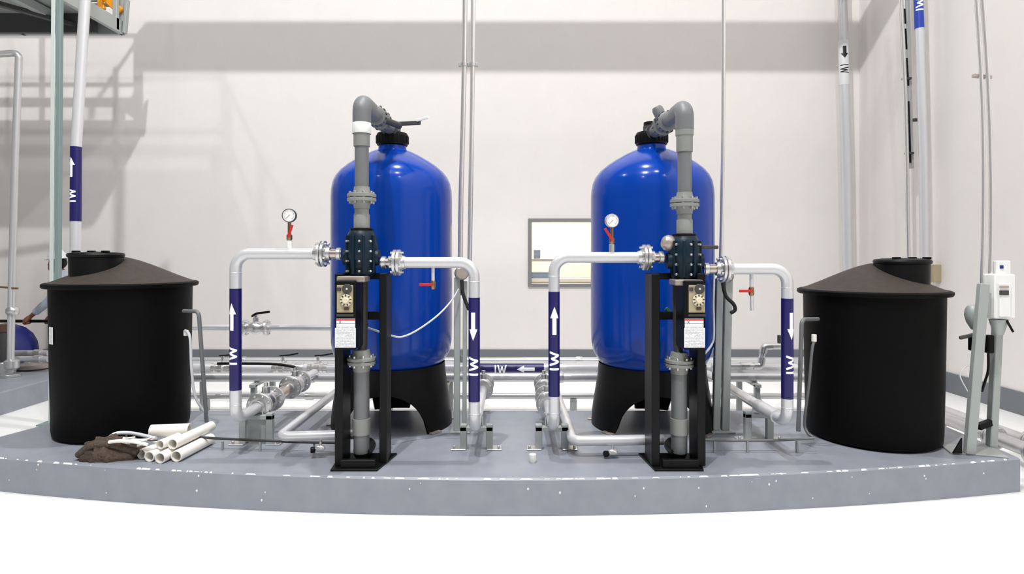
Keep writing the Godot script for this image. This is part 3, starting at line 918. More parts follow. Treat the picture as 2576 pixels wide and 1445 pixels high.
func loop(label: String, y: float, x_port: float, x_flange: float, x_riser: float, d: float, y_low: float, tape_y: Array, m: Material, turn: float, d_end: float) -> Node3D:
	var t := thing("pipe_loop", label, "pipe", Vector3(x_riser, y_low, -d), "silver pipe loops with navy bands")
	var r := 0.0355
	var s := signf(x_riser - x_port)
	obj("nipple", Geo.new().tube([Vector3(x_port, y, -d), Vector3(x_flange, y, -d)], 0.031, 18), M.nipple, t)
	obj("union_nut", Geo.new().lathe(disc(0.04, 0.03), 8, along(Vector3(x_port + s * 0.004, y, -d), Vector3(s, 0, 0))), M.zinc, t)
	flange_pair(t, Vector3(x_flange, y, -d), Vector3(1, 0, 0), 0.083, 0.022, M.zinc, 0.042, 0.03)
	var pts := [Vector3(x_flange + s * 0.02, y, -d), Vector3(x_riser, y, -d), Vector3(x_riser, y_low, -d), Vector3(x_riser, y_low, -d_end)]
	obj("bent_pipe", Geo.new().tube(fillet(pts, 0.095, 12), r, 22), M.silver, t)
	band(t, Vector3(x_riser, tape_y[1], -d), Vector3.UP, tape_y[0] - tape_y[1], r + 0.001, m, turn)
	var wg := Geo.new()
	for yy in [y - 0.12, y_low + 0.1]: wg.lathe([Vector2(r - 0.001, -0.004), Vector2(r + 0.002, 0), Vector2(r - 0.001, 0.004)], 22, Transform3D(Basis.IDENTITY, Vector3(x_riser, yy, -d)))
	obj("weld", wg, M.silver, t)
	return t

func py(p: float, d: float) -> float:
	return EYE - (p - 640.0) * d / F

func loops() -> void:
	var t := loop("silver pipe loop with navy riser nearest the white pipe offcuts, arrow up", py(639, 3.88), -1.085, -1.21, -1.763, 3.88, 0.47, [py(727, 3.845), py(984, 3.845)], M.tape_up, -0.3, 5.42)
	lever_valve(t, Vector3(-1.763, 0.47, -4.36), Vector3(0, 0, 1), 0.09, 0.0)
	lever_valve(t, Vector3(-1.763, 0.47, -4.95), Vector3(0, 0, 1), 0.09, -0.62)
	obj("nipple_back", Geo.new().tube([Vector3(-1.763, 0.47, -4.55), Vector3(-1.763, 0.47, -4.78)], 0.042, 18), M.nipple, t)
	t = loop("silver pipe loop with red drain cock before the lever-valve tank, arrow down", py(661, 3.85), -0.83, -0.728, -0.239, 3.85, 0.42, [py(750, 3.815), py(1013, 3.815)], M.tape_down, -0.15, 5.42)
	lever_valve(t, Vector3(-0.239, 0.42, -5.1), Vector3(0, 0, 1), 0.085, 0.0)
	t = loop("silver pipe loop crossing in front of the interior window, arrow up", py(648, 3.88), 0.97, 0.855, 0.268, 3.88, 0.42, [py(735, 3.845), py(1000, 3.845)], M.tape_up, 0.0, 5.42)
	lever_valve(t, Vector3(0.268, 0.42, -4.62), Vector3(0, 0, 1), 0.09, 0.0)
	lever_valve(t, Vector3(0.268, 0.42, -5.12), Vector3(0, 0, 1), 0.08, 0.0)
	t = loop("silver pipe loop beside the dark tank near the corner, arrow down", py(677, 3.85), 1.21, 1.342, 1.742, 3.85, 0.46, [py(752, 3.815), py(1006, 3.815)], M.tape_down, 0.35, 5.42)
	obj("coupling", Geo.new().tube([Vector3(1.742, 0.46, -4.0), Vector3(1.742, 0.46, -4.3)], 0.043, 18), M.silver, t)
	gauge("pressure gauge with red cock on the silver pipe nearest the white pipe offcuts", Vector3(-1.42, py(639, 3.88) + 0.034, -3.88), 0.21, 0.5, false)
	gauge("pressure gauge with red cock standing before the blue tank by the window", Vector3(0.637, py(648, 3.88) + 0.034, -3.88), 0.2, -0.5, true)
	drain("red-handled drain cock hanging before the blue tank with the lever valve", Vector3(-0.5, py(661, 3.85) - 0.034, -3.85), -1.0, 0.0)
	drain("red-handled drain cock with a long spout hanging near the corner tank", Vector3(1.515, py(677, 3.85) - 0.034, -3.85), -1.0, 0.1)

# flanged butterfly valve on a run along dir; lever > 0 or < 0 swings a black lever out along x
func lever_valve(parent: Node, p: Vector3, dir: Vector3, r: float, lever: float) -> void:
	var u := dir.normalized()
	var v := obj("valve", Geo.new().lathe([Vector2(0, -0.13), Vector2(r * 0.6, -0.13), Vector2(r * 0.95, -0.125), Vector2(r, -0.12), Vector2(r, -0.1), Vector2(r * 0.7, -0.09), Vector2(r * 0.62, -0.05), Vector2(r * 0.8, -0.025), Vector2(r * 0.8, 0.025), Vector2(r * 0.62, 0.05), Vector2(r * 0.7, 0.09), Vector2(r, 0.1), Vector2(r, 0.12), Vector2(r * 0.95, 0.125), Vector2(r * 0.6, 0.13), Vector2(0, 0.13)], 26, along(p, u)), M.zinc, parent)
	var g := bolts(p + u * 0.11, u, r * 0.8, 8, 0.008, 0.05)
	obj("bolt_ring", g, M.steel, v, "stuff")
	obj("bolt_ring", bolts(p - u * 0.11, u, r * 0.8, 8, 0.008, 0.05), M.steel, v, "stuff")
	obj("valve_stem", Geo.new().lathe([Vector2(0, r * 0.6), Vector2(0.028, r * 0.6), Vector2(0.028, r + 0.02), Vector2(0.016, r + 0.025), Vector2(0.016, r + 0.05), Vector2(0, r + 0.05)], 14, Transform3D(Basis.IDENTITY, p)), M.zinc, v)
	if lever != 0.0:
		var q := p + Vector3(0, r + 0.05, 0)
		obj("lever", Geo.new().tube(smooth_path([q, q + Vector3(lever * 0.3, 0.03, 0.02), q + Vector3(lever, 0.035, 0.03)], 4), 0.011, 10), M.black_plastic, v)

func gauge(label: String, p: Vector3, h: float, swing: float, pale: bool) -> void:
	var t := thing("pressure_gauge", label, "gauge", p, "gauges on the silver pipes")
	var c := p + Vector3(0, h, 0)
	obj("socket", Geo.new().lathe(disc(0.017, 0.055), 14, Transform3D(Basis.IDENTITY, p + Vector3(0, -0.004, 0))), M.white if not pale else M.zinc, t)
	obj("cock", Geo.new().lathe([Vector2(0, 0.05), Vector2(0.013, 0.05), Vector2(0.018, 0.06), Vector2(0.018, 0.085), Vector2(0.011, 0.092), Vector2(0.01, h - 0.04), Vector2(0, h - 0.04)], 12, Transform3D(Basis.IDENTITY, p)), M.brass, t)
	obj("cock_handle", Geo.new().bar(p + Vector3(0.0, 0.075, 0.022), p + Vector3(sin(swing) * 0.1 if pale else 0.028, 0.15, 0.026), 0.016, 0.007, 0.002), M.red, t)
	obj("bezel", Geo.new().lathe([Vector2(0, -0.018), Vector2(0.04, -0.018), Vector2(0.044, -0.012), Vector2(0.044, 0.012), Vector2(0.041, 0.016), Vector2(0.038, 0.012), Vector2(0, 0.012)], 32, along(c, Vector3(0.12, 0, 1))), M.dark_grey if not pale else M.zinc, t)
	var g := Geo.new()
	var xf := along(c + Vector3(0.12, 0, 1).normalized() * 0.0125, Vector3(0.12, 0, 1))
	var mid := g.vert(xf.origin, xf.basis.y, Vector2(0.5, 0.5))
	var ring := []
	var rx := Vector3.UP.cross(xf.basis.y).normalized()
	for k in 33:
		var a := TAU * k / 32
		ring.append(g.vert(xf.origin + (rx * sin(a) + Vector3.UP * cos(a)) * 0.0385, xf.basis.y, Vector2(0.5 + 0.5 * sin(a), 0.5 - 0.5 * cos(a))))
	for k in 32: g.tri(mid, ring[k], ring[k + 1])
	obj("dial", g, M.gauge, t)

func drain(label: String, p: Vector3, swing: float, spout: float) -> void:
	var t := thing("drain_cock", label, "valve", p, "drain cocks under the silver pipes")
	obj("drop_tube", Geo.new().tube([p + Vector3(0, 0.004, 0), p + Vector3(0, -0.085, 0)], 0.011, 10), M.silver, t)
	obj("cock", Geo.new().lathe([Vector2(0, 0), Vector2(0.012, 0), Vector2(0.017, 0.01), Vector2(0.017, 0.045), Vector2(0.012, 0.055), Vector2(0, 0.055)], 12, Transform3D(Basis.IDENTITY, p + Vector3(0, -0.135, 0))), M.brass, t)
	if spout > 0.0: obj("spout", Geo.new().tube([p + Vector3(0, -0.13, 0), p + Vector3(0.006, -0.13 - spout, 0)], 0.01, 10), M.silver, t)
	obj("handle", Geo.new().bar(p + Vector3(0, -0.105, 0.018), p + Vector3(swing * 0.085, -0.105, 0.02), 0.017, 0.008, 0.002), M.red, t)

# ---------------------------------------------------------------- pipes lying low on the plinth
func low_pipes() -> void:
	var t := thing("low_pipe", "white-silver pipe low on the plinth before the lever-valve tank", "pipe", Vector3(-1.5, TOP, -3.92), "low pipes feeding the stands")
	obj("bent_pipe", Geo.new().tube(fillet([Vector3(-0.99, 0.36, -3.95), Vector3(-1.49, 0.36, -3.9), Vector3(-1.49, 0.36, -5.42)], 0.05), 0.031, 18), M.silver, t)
	small_valve(t, at(805, 1128, 3.9), 0.33)
	t = thing("low_pipe", "white-silver pipe low on the plinth at the foot of the blue tank by the window", "pipe", Vector3(0.39, TOP, -3.93), "low pipes feeding the stands")
	obj("bent_pipe", Geo.new().tube(fillet([Vector3(0.98, 0.325, -3.95), Vector3(0.395, 0.325, -3.92), Vector3(0.385, 0.325, -5.42)], 0.05), 0.033, 18), M.silver, t)
	small_valve(t, at(1542, 1138, 3.9), 0.3)
	# thin brine lines
	t = thing("brine_line", "thin dark tube running from the offcuts to the stand of the lever-valve tank", "tube", Vector3(-1.5, TOP, -4.05), "thin brine lines on the plinth")
	obj("tube", Geo.new().tube(smooth_path([at(478, 1098, 4.15), at(535, 1103, 4.08), at(640, 1108, 4.05), at(760, 1113, 4.02), at(860, 1115, 4.0)], 4), 0.009, 8), M.dark_grey, t)
	for q in [[560, 4.08], [655, 4.05], [790, 4.02]]:
		var p := at(q[0], 1110, q[1])
		obj("saddle", Geo.new().bar(Vector3(p.x, TOP, p.z), Vector3(p.x, p.y - 0.004, p.z), 0.012, 0.02, 0.002), M.galv, t)
	t = thing("brine_line", "thin dark tube running from the corner tank to the stand by the window", "tube", Vector3(1.6, TOP, -4.0), "thin brine lines on the plinth")
	obj("tube", Geo.new().tube(smooth_path([at(1758, 1107, 4.02), at(1850, 1109, 4.02), at(1960, 1108, 4.02), at(2048, 1103, 4.0)], 4), 0.009, 8), M.pvc, t)
	for q in [1797, 1880, 2005]:
		var p := at(q, 1109, 4.02)
		obj("saddle", Geo.new().bar(Vector3(p.x, TOP, p.z), Vector3(p.x, p.y - 0.004, p.z), 0.014, 0.02, 0.002), M.galv, t)
	# strut saddles that carry the runs going back
	for q in [[-1.763, 4.2, 0.435, 0.23, "wide galvanised saddle under the run from the riser nearest the offcuts"], [-0.239, 4.1, 0.385, 0.22, "galvanised saddle at the foot of the loop with the red drain cock"], [0.268, 4.1, 0.385, 0.22, "galvanised saddle at the foot of the loop before the window"], [1.742, 4.3, 0.42, 0.2, "galvanised saddle under the run from the loop near the corner tank"]]:
		var s := thing("pipe_saddle", q[4], "bracket", Vector3(q[0], TOP, -q[1]), "galvanised pipe saddles")
		var w: float = q[3]
		for e in [-1.0, 1.0]:
			obj("leg", Geo.new().box(Vector3(0.045, q[2] - TOP, 0.045), Transform3D(Basis.IDENTITY, Vector3(q[0] + e * (w / 2 - 0.0225), (q[2] + TOP) / 2, -q[1])), 0.003), M.galv, s)
			obj("foot", Geo.new().box(Vector3(0.1, 0.008, 0.09), Transform3D(Basis.IDENTITY, Vector3(q[0] + e * (w / 2 + 0.01), TOP + 0.004, -q[1])), 0.002), M.zinc, s)
			obj("bolt", Geo.new().lathe(disc(0.01, 0.018, 0.002), 6, Transform3D(Basis.IDENTITY, Vector3(q[0] + e * (w / 2 + 0.04), TOP + 0.008, -q[1] + 0.02))), M.zinc, s)
		obj("rail", Geo.new().box(Vector3(w, 0.03, 0.045), Transform3D(Basis.IDENTITY, Vector3(q[0], q[2] - 0.03, -q[1])), 0.003), M.galv, s)
		if q[4].begins_with("wide"): obj("web_plate", Geo.new().box(Vector3(w - 0.08, q[2] - TOP - 0.05, 0.008), Transform3D(Basis.IDENTITY, Vector3(q[0], (q[2] + TOP) / 2 - 0.01, -q[1])), 0.002), M.galv, s)
		obj("clip", Geo.new().tube([Vector3(q[0] - 0.041, q[2] - 0.02, -q[1]), Vector3(q[0] - 0.041, q[2] + 0.04, -q[1]), Vector3(q[0] - 0.025, q[2] + 0.07, -q[1]), Vector3(q[0], q[2] + 0.078, -q[1]), Vector3(q[0] + 0.025, q[2] + 0.07, -q[1]), Vector3(q[0] + 0.041, q[2] + 0.04, -q[1]), Vector3(q[0] + 0.041, q[2] - 0.02, -q[1])], 0.005, 8), M.zinc, s)

func small_valve(parent: Node, p: Vector3, y_pipe: float) -> void:
	var v := obj("drain_valve", Geo.new().lathe([Vector2(0, -0.03), Vector2(0.013, -0.03), Vector2(0.02, -0.015), Vector2(0.02, 0.015), Vector2(0.013, 0.03), Vector2(0, 0.03)], 12, along(p, Vector3(1, 0, 0))), M.chrome, parent)
	obj("stem", Geo.new().tube([p, Vector3(p.x, y_pipe, p.z - 0.02)], 0.009, 8), M.chrome, v)
	obj("knob", Geo.new().lathe(disc(0.02, 0.03, 0.004), 12, along(p + Vector3(-0.03, -0.01, 0), Vector3(-1, 0, 0.3))), M.black_plastic, v)

# ---------------------------------------------------------------- header pipes behind the plinth
func headers() -> void:
	var rows := [
		[-3.9, 3.2, 0.45, 5.75, 0.045, "thick silver header pipe with a navy band behind the plinth", true],
		[-3.6, 3.1, 0.425, 5.46, 0.04, "silver header pipe nearest the plinth's far edge", false],
		[-3.9, 3.3, 0.14, 5.95, 0.028, "thin silver pipe close to the floor behind the plinth", false],
		[-4.2, 4.2, 0.2, 7.6, 0.04, "pale pipe running along the floor by the back skirting", false],
	]
	for q in rows:
		var t := thing("header_pipe", q[5], "pipe", Vector3(0, q[2], -q[3]), "header pipes behind the plinth")
		obj("pipe", Geo.new().tube([Vector3(q[0], q[2], -q[3]), Vector3(q[1], q[2], -q[3])], q[4], 20), M.steel if not q[6] else M.silver, t)
		for k in 6:
			var x := lerpf(q[0], q[1], (k + 0.6) / 6.0)
			var wg := Geo.new()
			wg.lathe([Vector2(0, -0.04), Vector2(q[4] * 1.2, -0.04), Vector2(q[4] * 1.25, -0.03), Vector2(q[4] * 1.25, 0.03), Vector2(q[4] * 1.2, 0.04), Vector2(0, 0.04)], 20, along(Vector3(x, q[2], -q[3]), Vector3(1, 0, 0)))
			obj("coupling", wg, M.zinc, t)
		if q[2] < 0.3:
			for x in [-3.0, -1.2, 0.6, 2.4]: obj("foot", blk(x - 0.03, x + 0.03, 0.0, q[2] - q[4] + 0.004, q[3] - 0.04, q[3] + 0.04, 0.003), M.galv, t)
		if q[6]:
			band(t, Vector3(-0.32, q[2], -q[3]), Vector3(1, 0, 0), 0.62, q[4] + 0.0015, M.tape_down, 0.0)
	# upper line with the lever valve, left of the tall tank
	var t := thing("upper_line", "single silver pipe with a lever valve behind the navy riser nearest the offcuts", "pipe", Vector3(-2.6, 0.78, -6.2))
	obj("pipe", Geo.new().tube(fillet([Vector3(-3.9, 0.0, -6.2), Vector3(-3.9, 0.78, -6.2), Vector3(-1.3, 0.78, -6.2), Vector3(-1.3, 0.0, -6.2)], 0.07), 0.033, 18), M.steel, t)
	lever_valve(t, Vector3(-2.61, 0.78, -6.2), Vector3(1, 0, 0), 0.085, 0.0)
	obj("lever", Geo.new().tube(smooth_path([Vector3(-2.64, 0.9, -6.18), Vector3(-2.58, 0.93, -6.15), Vector3(-2.44, 0.95, -6.12)], 4), 0.012, 8), M.black_plastic, t)
	# valves and unions on the headers
	for q in [[560, 912, 5.75, "union with a black lever on the header by the dark tank hose"], [712, 912, 5.75, "union on the header between the navy riser and the lever-valve tank"], [800, 915, 5.75, "union on the header half hidden by the lever-valve tank"]]:
		var p := at(q[0], q[1], q[2])
		p.y = 0.45
		var v := thing("header_union", q[3], "fitting", p, "unions on the header")
		obj("body", Geo.new().lathe([Vector2(0, -0.09), Vector2(0.06, -0.09), Vector2(0.06, -0.06), Vector2(0.05, -0.05), Vector2(0.05, -0.02), Vector2(0.075, -0.018), Vector2(0.075, 0.018), Vector2(0.05, 0.02), Vector2(0.05, 0.05), Vector2(0.06, 0.06), Vector2(0.06, 0.09), Vector2(0, 0.09)], 20, along(p, Vector3(1, 0, 0))), M.chrome, v)
		obj("stem", Geo.new().tube([p, p + Vector3(0, 0.12, 0)], 0.014, 10), M.zinc, v)
		obj("lever", Geo.new().tube(smooth_path([p + Vector3(-0.03, 0.12, 0), p + Vector3(0.06, 0.13, 0.03), p + Vector3(0.16, 0.15, 0.05)], 4), 0.007, 8), M.black_plastic, v)
	# strut trestles under the headers
	for q in [[480, "beside the dark tank hose"], [662, "behind the navy riser nearest the offcuts"], [1128, "beside the strut post of the lever-valve tank"], [1375, "behind the loop before the window"], [1882, "between the strut post and the corner tank"]]:
		var x: float = (q[0] - 1288.0) * 5.6 / F
		var s := thing("pipe_trestle", "galvanised trestle under the header pipes " + q[1], "bracket", Vector3(x, 0, -5.6), "trestles under the header pipes")
		for dd in [5.4, 5.82]: obj("leg", Geo.new().box(Vector3(0.045, 0.37, 0.045), Transform3D(Basis.IDENTITY, Vector3(x, 0.185, -dd)), 0.003), M.galv, s)
		obj("rail", Geo.new().box(Vector3(0.045, 0.03, 0.52), Transform3D(Basis.IDENTITY, Vector3(x, 0.367, -5.61)), 0.003), M.galv, s)
		obj("upstand", Geo.new().box(Vector3(0.03, 0.05, 0.02), Transform3D(Basis.IDENTITY, Vector3(x, 0.395, -5.6)), 0.003), M.galv, s)
	# bent branch beyond the right loop
	var b := thing("branch_pipe", "small galvanised branch that steps up with two elbows behind the loop near the corner", "pipe", at(1900, 925, 5.75))
	obj("pipe", Geo.new().tube(fillet([at(1790, 921, 5.6), at(1912, 921, 5.6), at(1922, 872, 5.6), at(1955, 870, 5.6), at(1975, 870, 5.6)], 0.03), 0.026, 14), M.steel, b)
	obj("elbow", Geo.new().tube(fillet([at(1895, 921, 5.6), at(1914, 921, 5.6), at(1917, 900, 5.6)], 0.03), 0.034, 14), M.zinc, b)
	obj("elbow", Geo.new().tube(fillet([at(1920, 888, 5.6), at(1922, 872, 5.6), at(1942, 871, 5.6)], 0.03), 0.034, 14), M.zinc, b)
	obj("tee", Geo.new().tube([at(1862, 921, 5.6), at(1884, 921, 5.6)], 0.036, 14), M.zinc, b)
	obj("vent", Geo.new().lathe(disc(0.016, 0.09), 10, Transform3D(Basis.IDENTITY, at(1960, 868, 5.6))), M.dark_grey, b)

# ---------------------------------------------------------------- instrument posts and conduits
func slotted(parent: Node, called: String, a: Vector3, b: Vector3, w: float, dpt: float, m: Material) -> void:
	obj(called, Geo.new().bar(a, b, w, dpt, 0.004), m, parent)

func struts() -> void:
	var t := thing("strut_post", "double galvanised channel post beside the lever-valve tank, clamp and black strap at its top", "post", Vector3(-0.385, TOP, -4.5), "double channel posts")
	slotted(t, "channel", Vector3(-0.408, TOP + 0.01, -4.5), Vector3(-0.404, 1.36, -4.5), 0.045, 0.045, M.galv)
	slotted(t, "channel", Vector3(-0.352, TOP + 0.01, -4.5), Vector3(-0.346, 1.33, -4.5), 0.03, 0.045, M.galv)
	obj("tie", Geo.new().box(Vector3(0.09, 0.05, 0.03), Transform3D(Basis.IDENTITY, Vector3(-0.38, 1.25, -4.53)), 0.003), M.galv, t)
	obj("tie", Geo.new().box(Vector3(0.09, 0.05, 0.03), Transform3D(Basis.IDENTITY, Vector3(-0.38, 0.75, -4.53)), 0.003), M.galv, t)
	obj("base_plate", Geo.new().box(Vector3(0.15, 0.01, 0.14), Transform3D(Basis.IDENTITY, Vector3(-0.38, TOP + 0.005, -4.5)), 0.002), M.galv, t)
	obj("clamp", Geo.new().lathe([Vector2(0.0, -0.03), Vector2(0.04, -0.03), Vector2(0.05, -0.02), Vector2(0.05, 0.02), Vector2(0.04, 0.03), Vector2(0, 0.03)], 16, along(Vector3(-0.37, 1.39, -4.46), Vector3(0.3, 0, 1))), M.plate, t)
	obj("strap", Geo.new().tube(smooth_path([at(1162, 705, 4.4), at(1165, 740, 4.38), at(1180, 780, 4.36)], 5), 0.013, 8), M.rubber, t)
	var c := thing("conduit", "pair of polished conduits rising from the channel post beside the lever-valve tank", "conduit", Vector3(-0.36, 1.36, -4.5))
	obj("tube", Geo.new().tube(smooth_path([at(1158, 700, 4.5), at(1160, 500, 4.5), at(1168, 160, 4.5), at(1172, -250, 4.5)]), 0.019, 14), M.chrome, c)
	obj("tube", Geo.new().tube(smooth_path([at(1181, 690, 4.5), at(1184, 500, 4.5), at(1189, 160, 4.5), at(1192, -250, 4.5)]), 0.018, 14), M.chrome, c)
	var br := obj("bracket", Geo.new().box(Vector3(0.145, 0.03, 0.03), Transform3D(Basis.IDENTITY, at(1178, 163, 4.53)), 0.003), M.galv, c)
	for x in [1168.0, 1189.0]: obj("clip", Geo.new().lathe([Vector2(0.018, -0.012), Vector2(0.025, -0.012), Vector2(0.025, 0.012), Vector2(0.018, 0.012)], 16, Transform3D(Basis.IDENTITY, at(x, 163, 4.5))), M.zinc, br)
	t = thing("strut_post", "double galvanised channel post beside the tank by the window, black hook at its top", "post", Vector3(1.55, TOP, -4.5), "double channel posts")
	slotted(t, "channel", Vector3(1.508, TOP + 0.01, -4.5), Vector3(1.535, 1.35, -4.5), 0.05, 0.045, M.galv)
	slotted(t, "channel", Vector3(1.575, TOP + 0.01, -4.5), Vector3(1.6, 1.35, -4.5), 0.055, 0.045, M.galv)
	for yy in [1.2, 0.62, 0.36]: obj("tie", Geo.new().box(Vector3(0.12, 0.06, 0.03), Transform3D(Basis.IDENTITY, Vector3(1.55 + (yy - 0.4) * 0.02, yy, -4.53)), 0.003), M.galv, t)
	obj("base_plate", Geo.new().box(Vector3(0.17, 0.01, 0.14), Transform3D(Basis.IDENTITY, Vector3(1.545, TOP + 0.005, -4.5)), 0.002), M.galv, t)
	obj("clamp", Geo.new().lathe([Vector2(0.0, -0.03), Vector2(0.035, -0.03), Vector2(0.045, -0.02), Vector2(0.045, 0.02), Vector2(0.035, 0.03), Vector2(0, 0.03)], 16, along(Vector3(1.58, 1.37, -4.46), Vector3(-0.3, 0, 1))), M.plate, t)
	obj("hook", Geo.new().tube(smooth_path([at(1818, 712, 4.4), at(1826, 745, 4.38), at(1845, 765, 4.36), at(1849, 780, 4.36), at(1838, 788, 4.36)], 5), 0.014, 8), M.rubber, t)
	c = thing("conduit", "single thin polished conduit rising behind the tank by the window", "conduit", Vector3(1.55, 1.35, -4.52))
	obj("tube", Geo.new().tube(smooth_path([at(1812, 705, 4.52), at(1817, 500, 4.52), at(1820, 160, 4.52), at(1820, -250, 4.52)]), 0.0145, 14), M.chrome, c)
	tag(obj("cable", Geo.new().tube(smooth_path([at(1797, 688, 4.42), at(1795, 760, 4.4), at(1796, 840, 4.36), at(1790, 868, 4.3), at(1766, 898, 4.15)]), 0.008, 8), M.clear_tube), "pale cable dropping beside the channel post of the tank by the window", "cable")
	tag(obj("tube", Geo.new().tube(smooth_path([at(912, 821, 3.92), at(945, 832, 4.0), at(985, 845, 4.12), at(1012, 848, 4.18), at(1050, 831, 4.25), at(1100, 795, 4.32), at(1135, 758, 4.4), at(1154, 727, 4.44)]), 0.007, 8), M.clear_tube), "pale thin tube sagging across the front of the lever-valve tank", "tube")
	var gv := thing("sample_valve", "small green valve clipped to the inner side of the stand by the window", "valve", at(1684, 795, 3.94))
	obj("body", Geo.new().lathe([Vector2(0, -0.03), Vector2(0.014, -0.03), Vector2(0.018, 0.0), Vector2(0.014, 0.03), Vector2(0, 0.03)], 12, along(at(1682, 788, 3.94), Vector3(0.5, -1, 0))), M.green, gv)
	obj("handle", Geo.new().bar(at(1676, 774, 3.93), at(1694, 803, 3.92), 0.02, 0.01, 0.003), M.green, gv)
	obj("arm", Geo.new().tube([at(1662, 790, 3.94), at(1683, 788, 3.94)], 0.01, 8), M.black_paint, gv)

# ---------------------------------------------------------------- far side with the platform
func left_side() -> void:
	var y := 4.164
	var t := thing("platform", "grey steel platform high up at the side with railing and plate deck", "platform", Vector3(-6.5, y, -6.7))
	t.set_meta("kind", "thing")
	# corners of the deck
	var fr := Vector3(-4.68, y, -7.3)
	var fl := Vector3(-9.4, y, -7.3)
	var nr := Vector3(-4.68, y, -6.15)
	var nl := Vector3(-9.4, y, -6.15)
	for e in [[fr, fl], [fr, nr], [nr, nl]]: obj("edge_channel", Geo.new().bar(e[0] + Vector3(0, 0.08, 0), e[1] + Vector3(0, 0.08, 0), 0.16, 0.05, 0.004, Vector3.UP.cross((e[1] - e[0]).normalized())), M.galv, t)
	for k in 5:
		var u := (k + 0.6) / 5.0
		obj("joist", Geo.new().bar(fr.lerp(fl, u) + Vector3(0, 0.09, 0), nr.lerp(nl, u) + Vector3(0, 0.09, 0), 0.07, 0.1, 0.004, Vector3.UP), M.galv, t)
	var g := Geo.new()
	g.slab([Vector2(fr.x, fr.z), Vector2(fl.x, fl.z), Vector2(nl.x, nl.z), Vector2(nr.x, nr.z)], y + 0.162, y + 0.175, 0.002)
	obj("deck_plate", g, M.galv, t)
	for k in 5:
		var p := fr.lerp(fl, k / 4.0)
		obj("rail_post", Geo.new().bar(p + Vector3(0, 0.0, 0), p + Vector3(0, 1.25, 0), 0.05, 0.05, 0.004), M.galv, t)
	for k in 3:
		var a := fr.lerp(fl, 0.06 + 0.2 * k)
		var b := nr.lerp(nl, 0.2 + 0.2 * k)
		obj("brace", Geo.new().bar(a + Vector3(0, 0.03, 0.04), b + Vector3(0, 0.03, -0.04), 0.06, 0.05, 0.004, Vector3.UP), M.dark_grey, t)
	obj("cable_tray", Geo.new().bar(fr.lerp(nr, 0.2) + Vector3(-0.15, 0.05, 0), fl.lerp(nl, 0.2) + Vector3(0, 0.05, 0), 0.22, 0.05, 0.004, Vector3.BACK), M.dark_grey, t)
	for h in [0.36, 0.42, 0.6, 1.19]: obj("rail", Geo.new().tube([fr + Vector3(0, h, 0), fl + Vector3(0, h, 0)], 0.024, 12), M.galv, t)
	for k in 3:
		var p := fr.lerp(nr, 0.1 + 0.45 * k)
		obj("rail_post", Geo.new().bar(p + Vector3(0, 0.02, 0), p + Vector3(0, 1.25, 0), 0.05, 0.05, 0.004), M.galv, t)
	for h in [0.6, 1.19]: obj("rail", Geo.new().tube([fr + Vector3(0, h, 0), nr + Vector3(0, h, 0)], 0.024, 12), M.galv, t)
	obj("corner_bracket", Geo.new().bar(at(321, 0, 7.28), at(314, 84, 7.28), 0.03, 0.06, 0.003), M.galv, t)
	# yellow chain stop on the platform edge
	var yb := thing("gate_arm", "bright yellow steel gate arm at the corner of the platform", "gate", at(275, 25, 7.2))
	obj("arm", Geo.new().bar(at(258, -14, 7.2), at(304, 30, 7.25), 0.09, 0.06, 0.008), M.yellow, yb)
	obj("post", Geo.new().bar(at(254, -20, 7.18), at(252, 30, 7.18), 0.05, 0.05, 0.006), M.yellow, yb)
	obj("hinge", Geo.new().bar(at(240, 22, 7.2), at(264, 18, 7.2), 0.05, 0.05, 0.006), M.yellow, yb)
	# green-grey column in front of the platform
	var c := thing("column", "square green-grey steel column rising behind the dark tank past the platform", "column", Vector3(-4.15, 0, -5.5))
	obj("shaft", Geo.new().bar(Vector3(-4.115, 0.01, -5.5), Vector3(-4.075, 5.6, -5.5), 0.04, 0.045, 0.004), M.green_grey, c)
	tag(obj("pale_flange", Geo.new().bar(Vector3(-4.158, 0.01, -5.48), Vector3(-4.118, 5.6, -5.48), 0.036, 0.014, 0.003), M.pale_green, c), "pale flange along the column's edge")
	obj("base_plate", Geo.new().box(Vector3(0.2, 0.012, 0.2), Transform3D(Basis.IDENTITY, Vector3(-4.13, 0.006, -5.5)), 0.002), M.green_grey, c)
	# tall silver pipe with a navy band
	var p := thing("vertical_pipe", "tall silver pipe with a navy band behind the dark tank near the platform", "pipe", Vector3(-3.74, 0, -5.2), "tall vertical pipes")
	var path := [Vector3(-3.74, 0.0, -5.2), at(190, 640, 5.2), at(191.6, 366, 5.2), at(203, 180, 5.2), at(214, 0, 5.2), at(236, -300, 5.2)]
	obj("pipe", Geo.new().tube(path, 0.042, 18), M.silver, p)
	band(p, at(190.5, 557, 5.2), at(191.5, 370, 5.2) - at(190.5, 557, 5.2), 0.636, 0.0437, M.tape_up, -0.35)
	# dark pipe on the second plinth
	p = thing("vertical_pipe", "slim grey pipe with a bend at its top near the edge of the picture", "pipe", Vector3(-5.3, TOP, -6.5), "tall vertical pipes")
	obj("pipe", Geo.new().tube(fillet([at(-140, 146, 6.4), at(48, 133, 6.45), at(38, 400, 6.5), at(30, 700, 6.5), Vector3(-5.36, TOP + 0.05, -6.5)], 0.05), 0.034, 16), M.steel, p)
	obj("flange", Geo.new().lathe(disc(0.09, 0.03, 0.004), 24, Transform3D(Basis.IDENTITY, Vector3(-5.36, TOP, -6.5))), M.zinc, p)
	tag(obj("brass_tee", Geo.new().tube([at(-10, 722, 6.48), at(45, 726, 6.48)], 0.011, 10), M.brass, p), "small brass cross fitting")
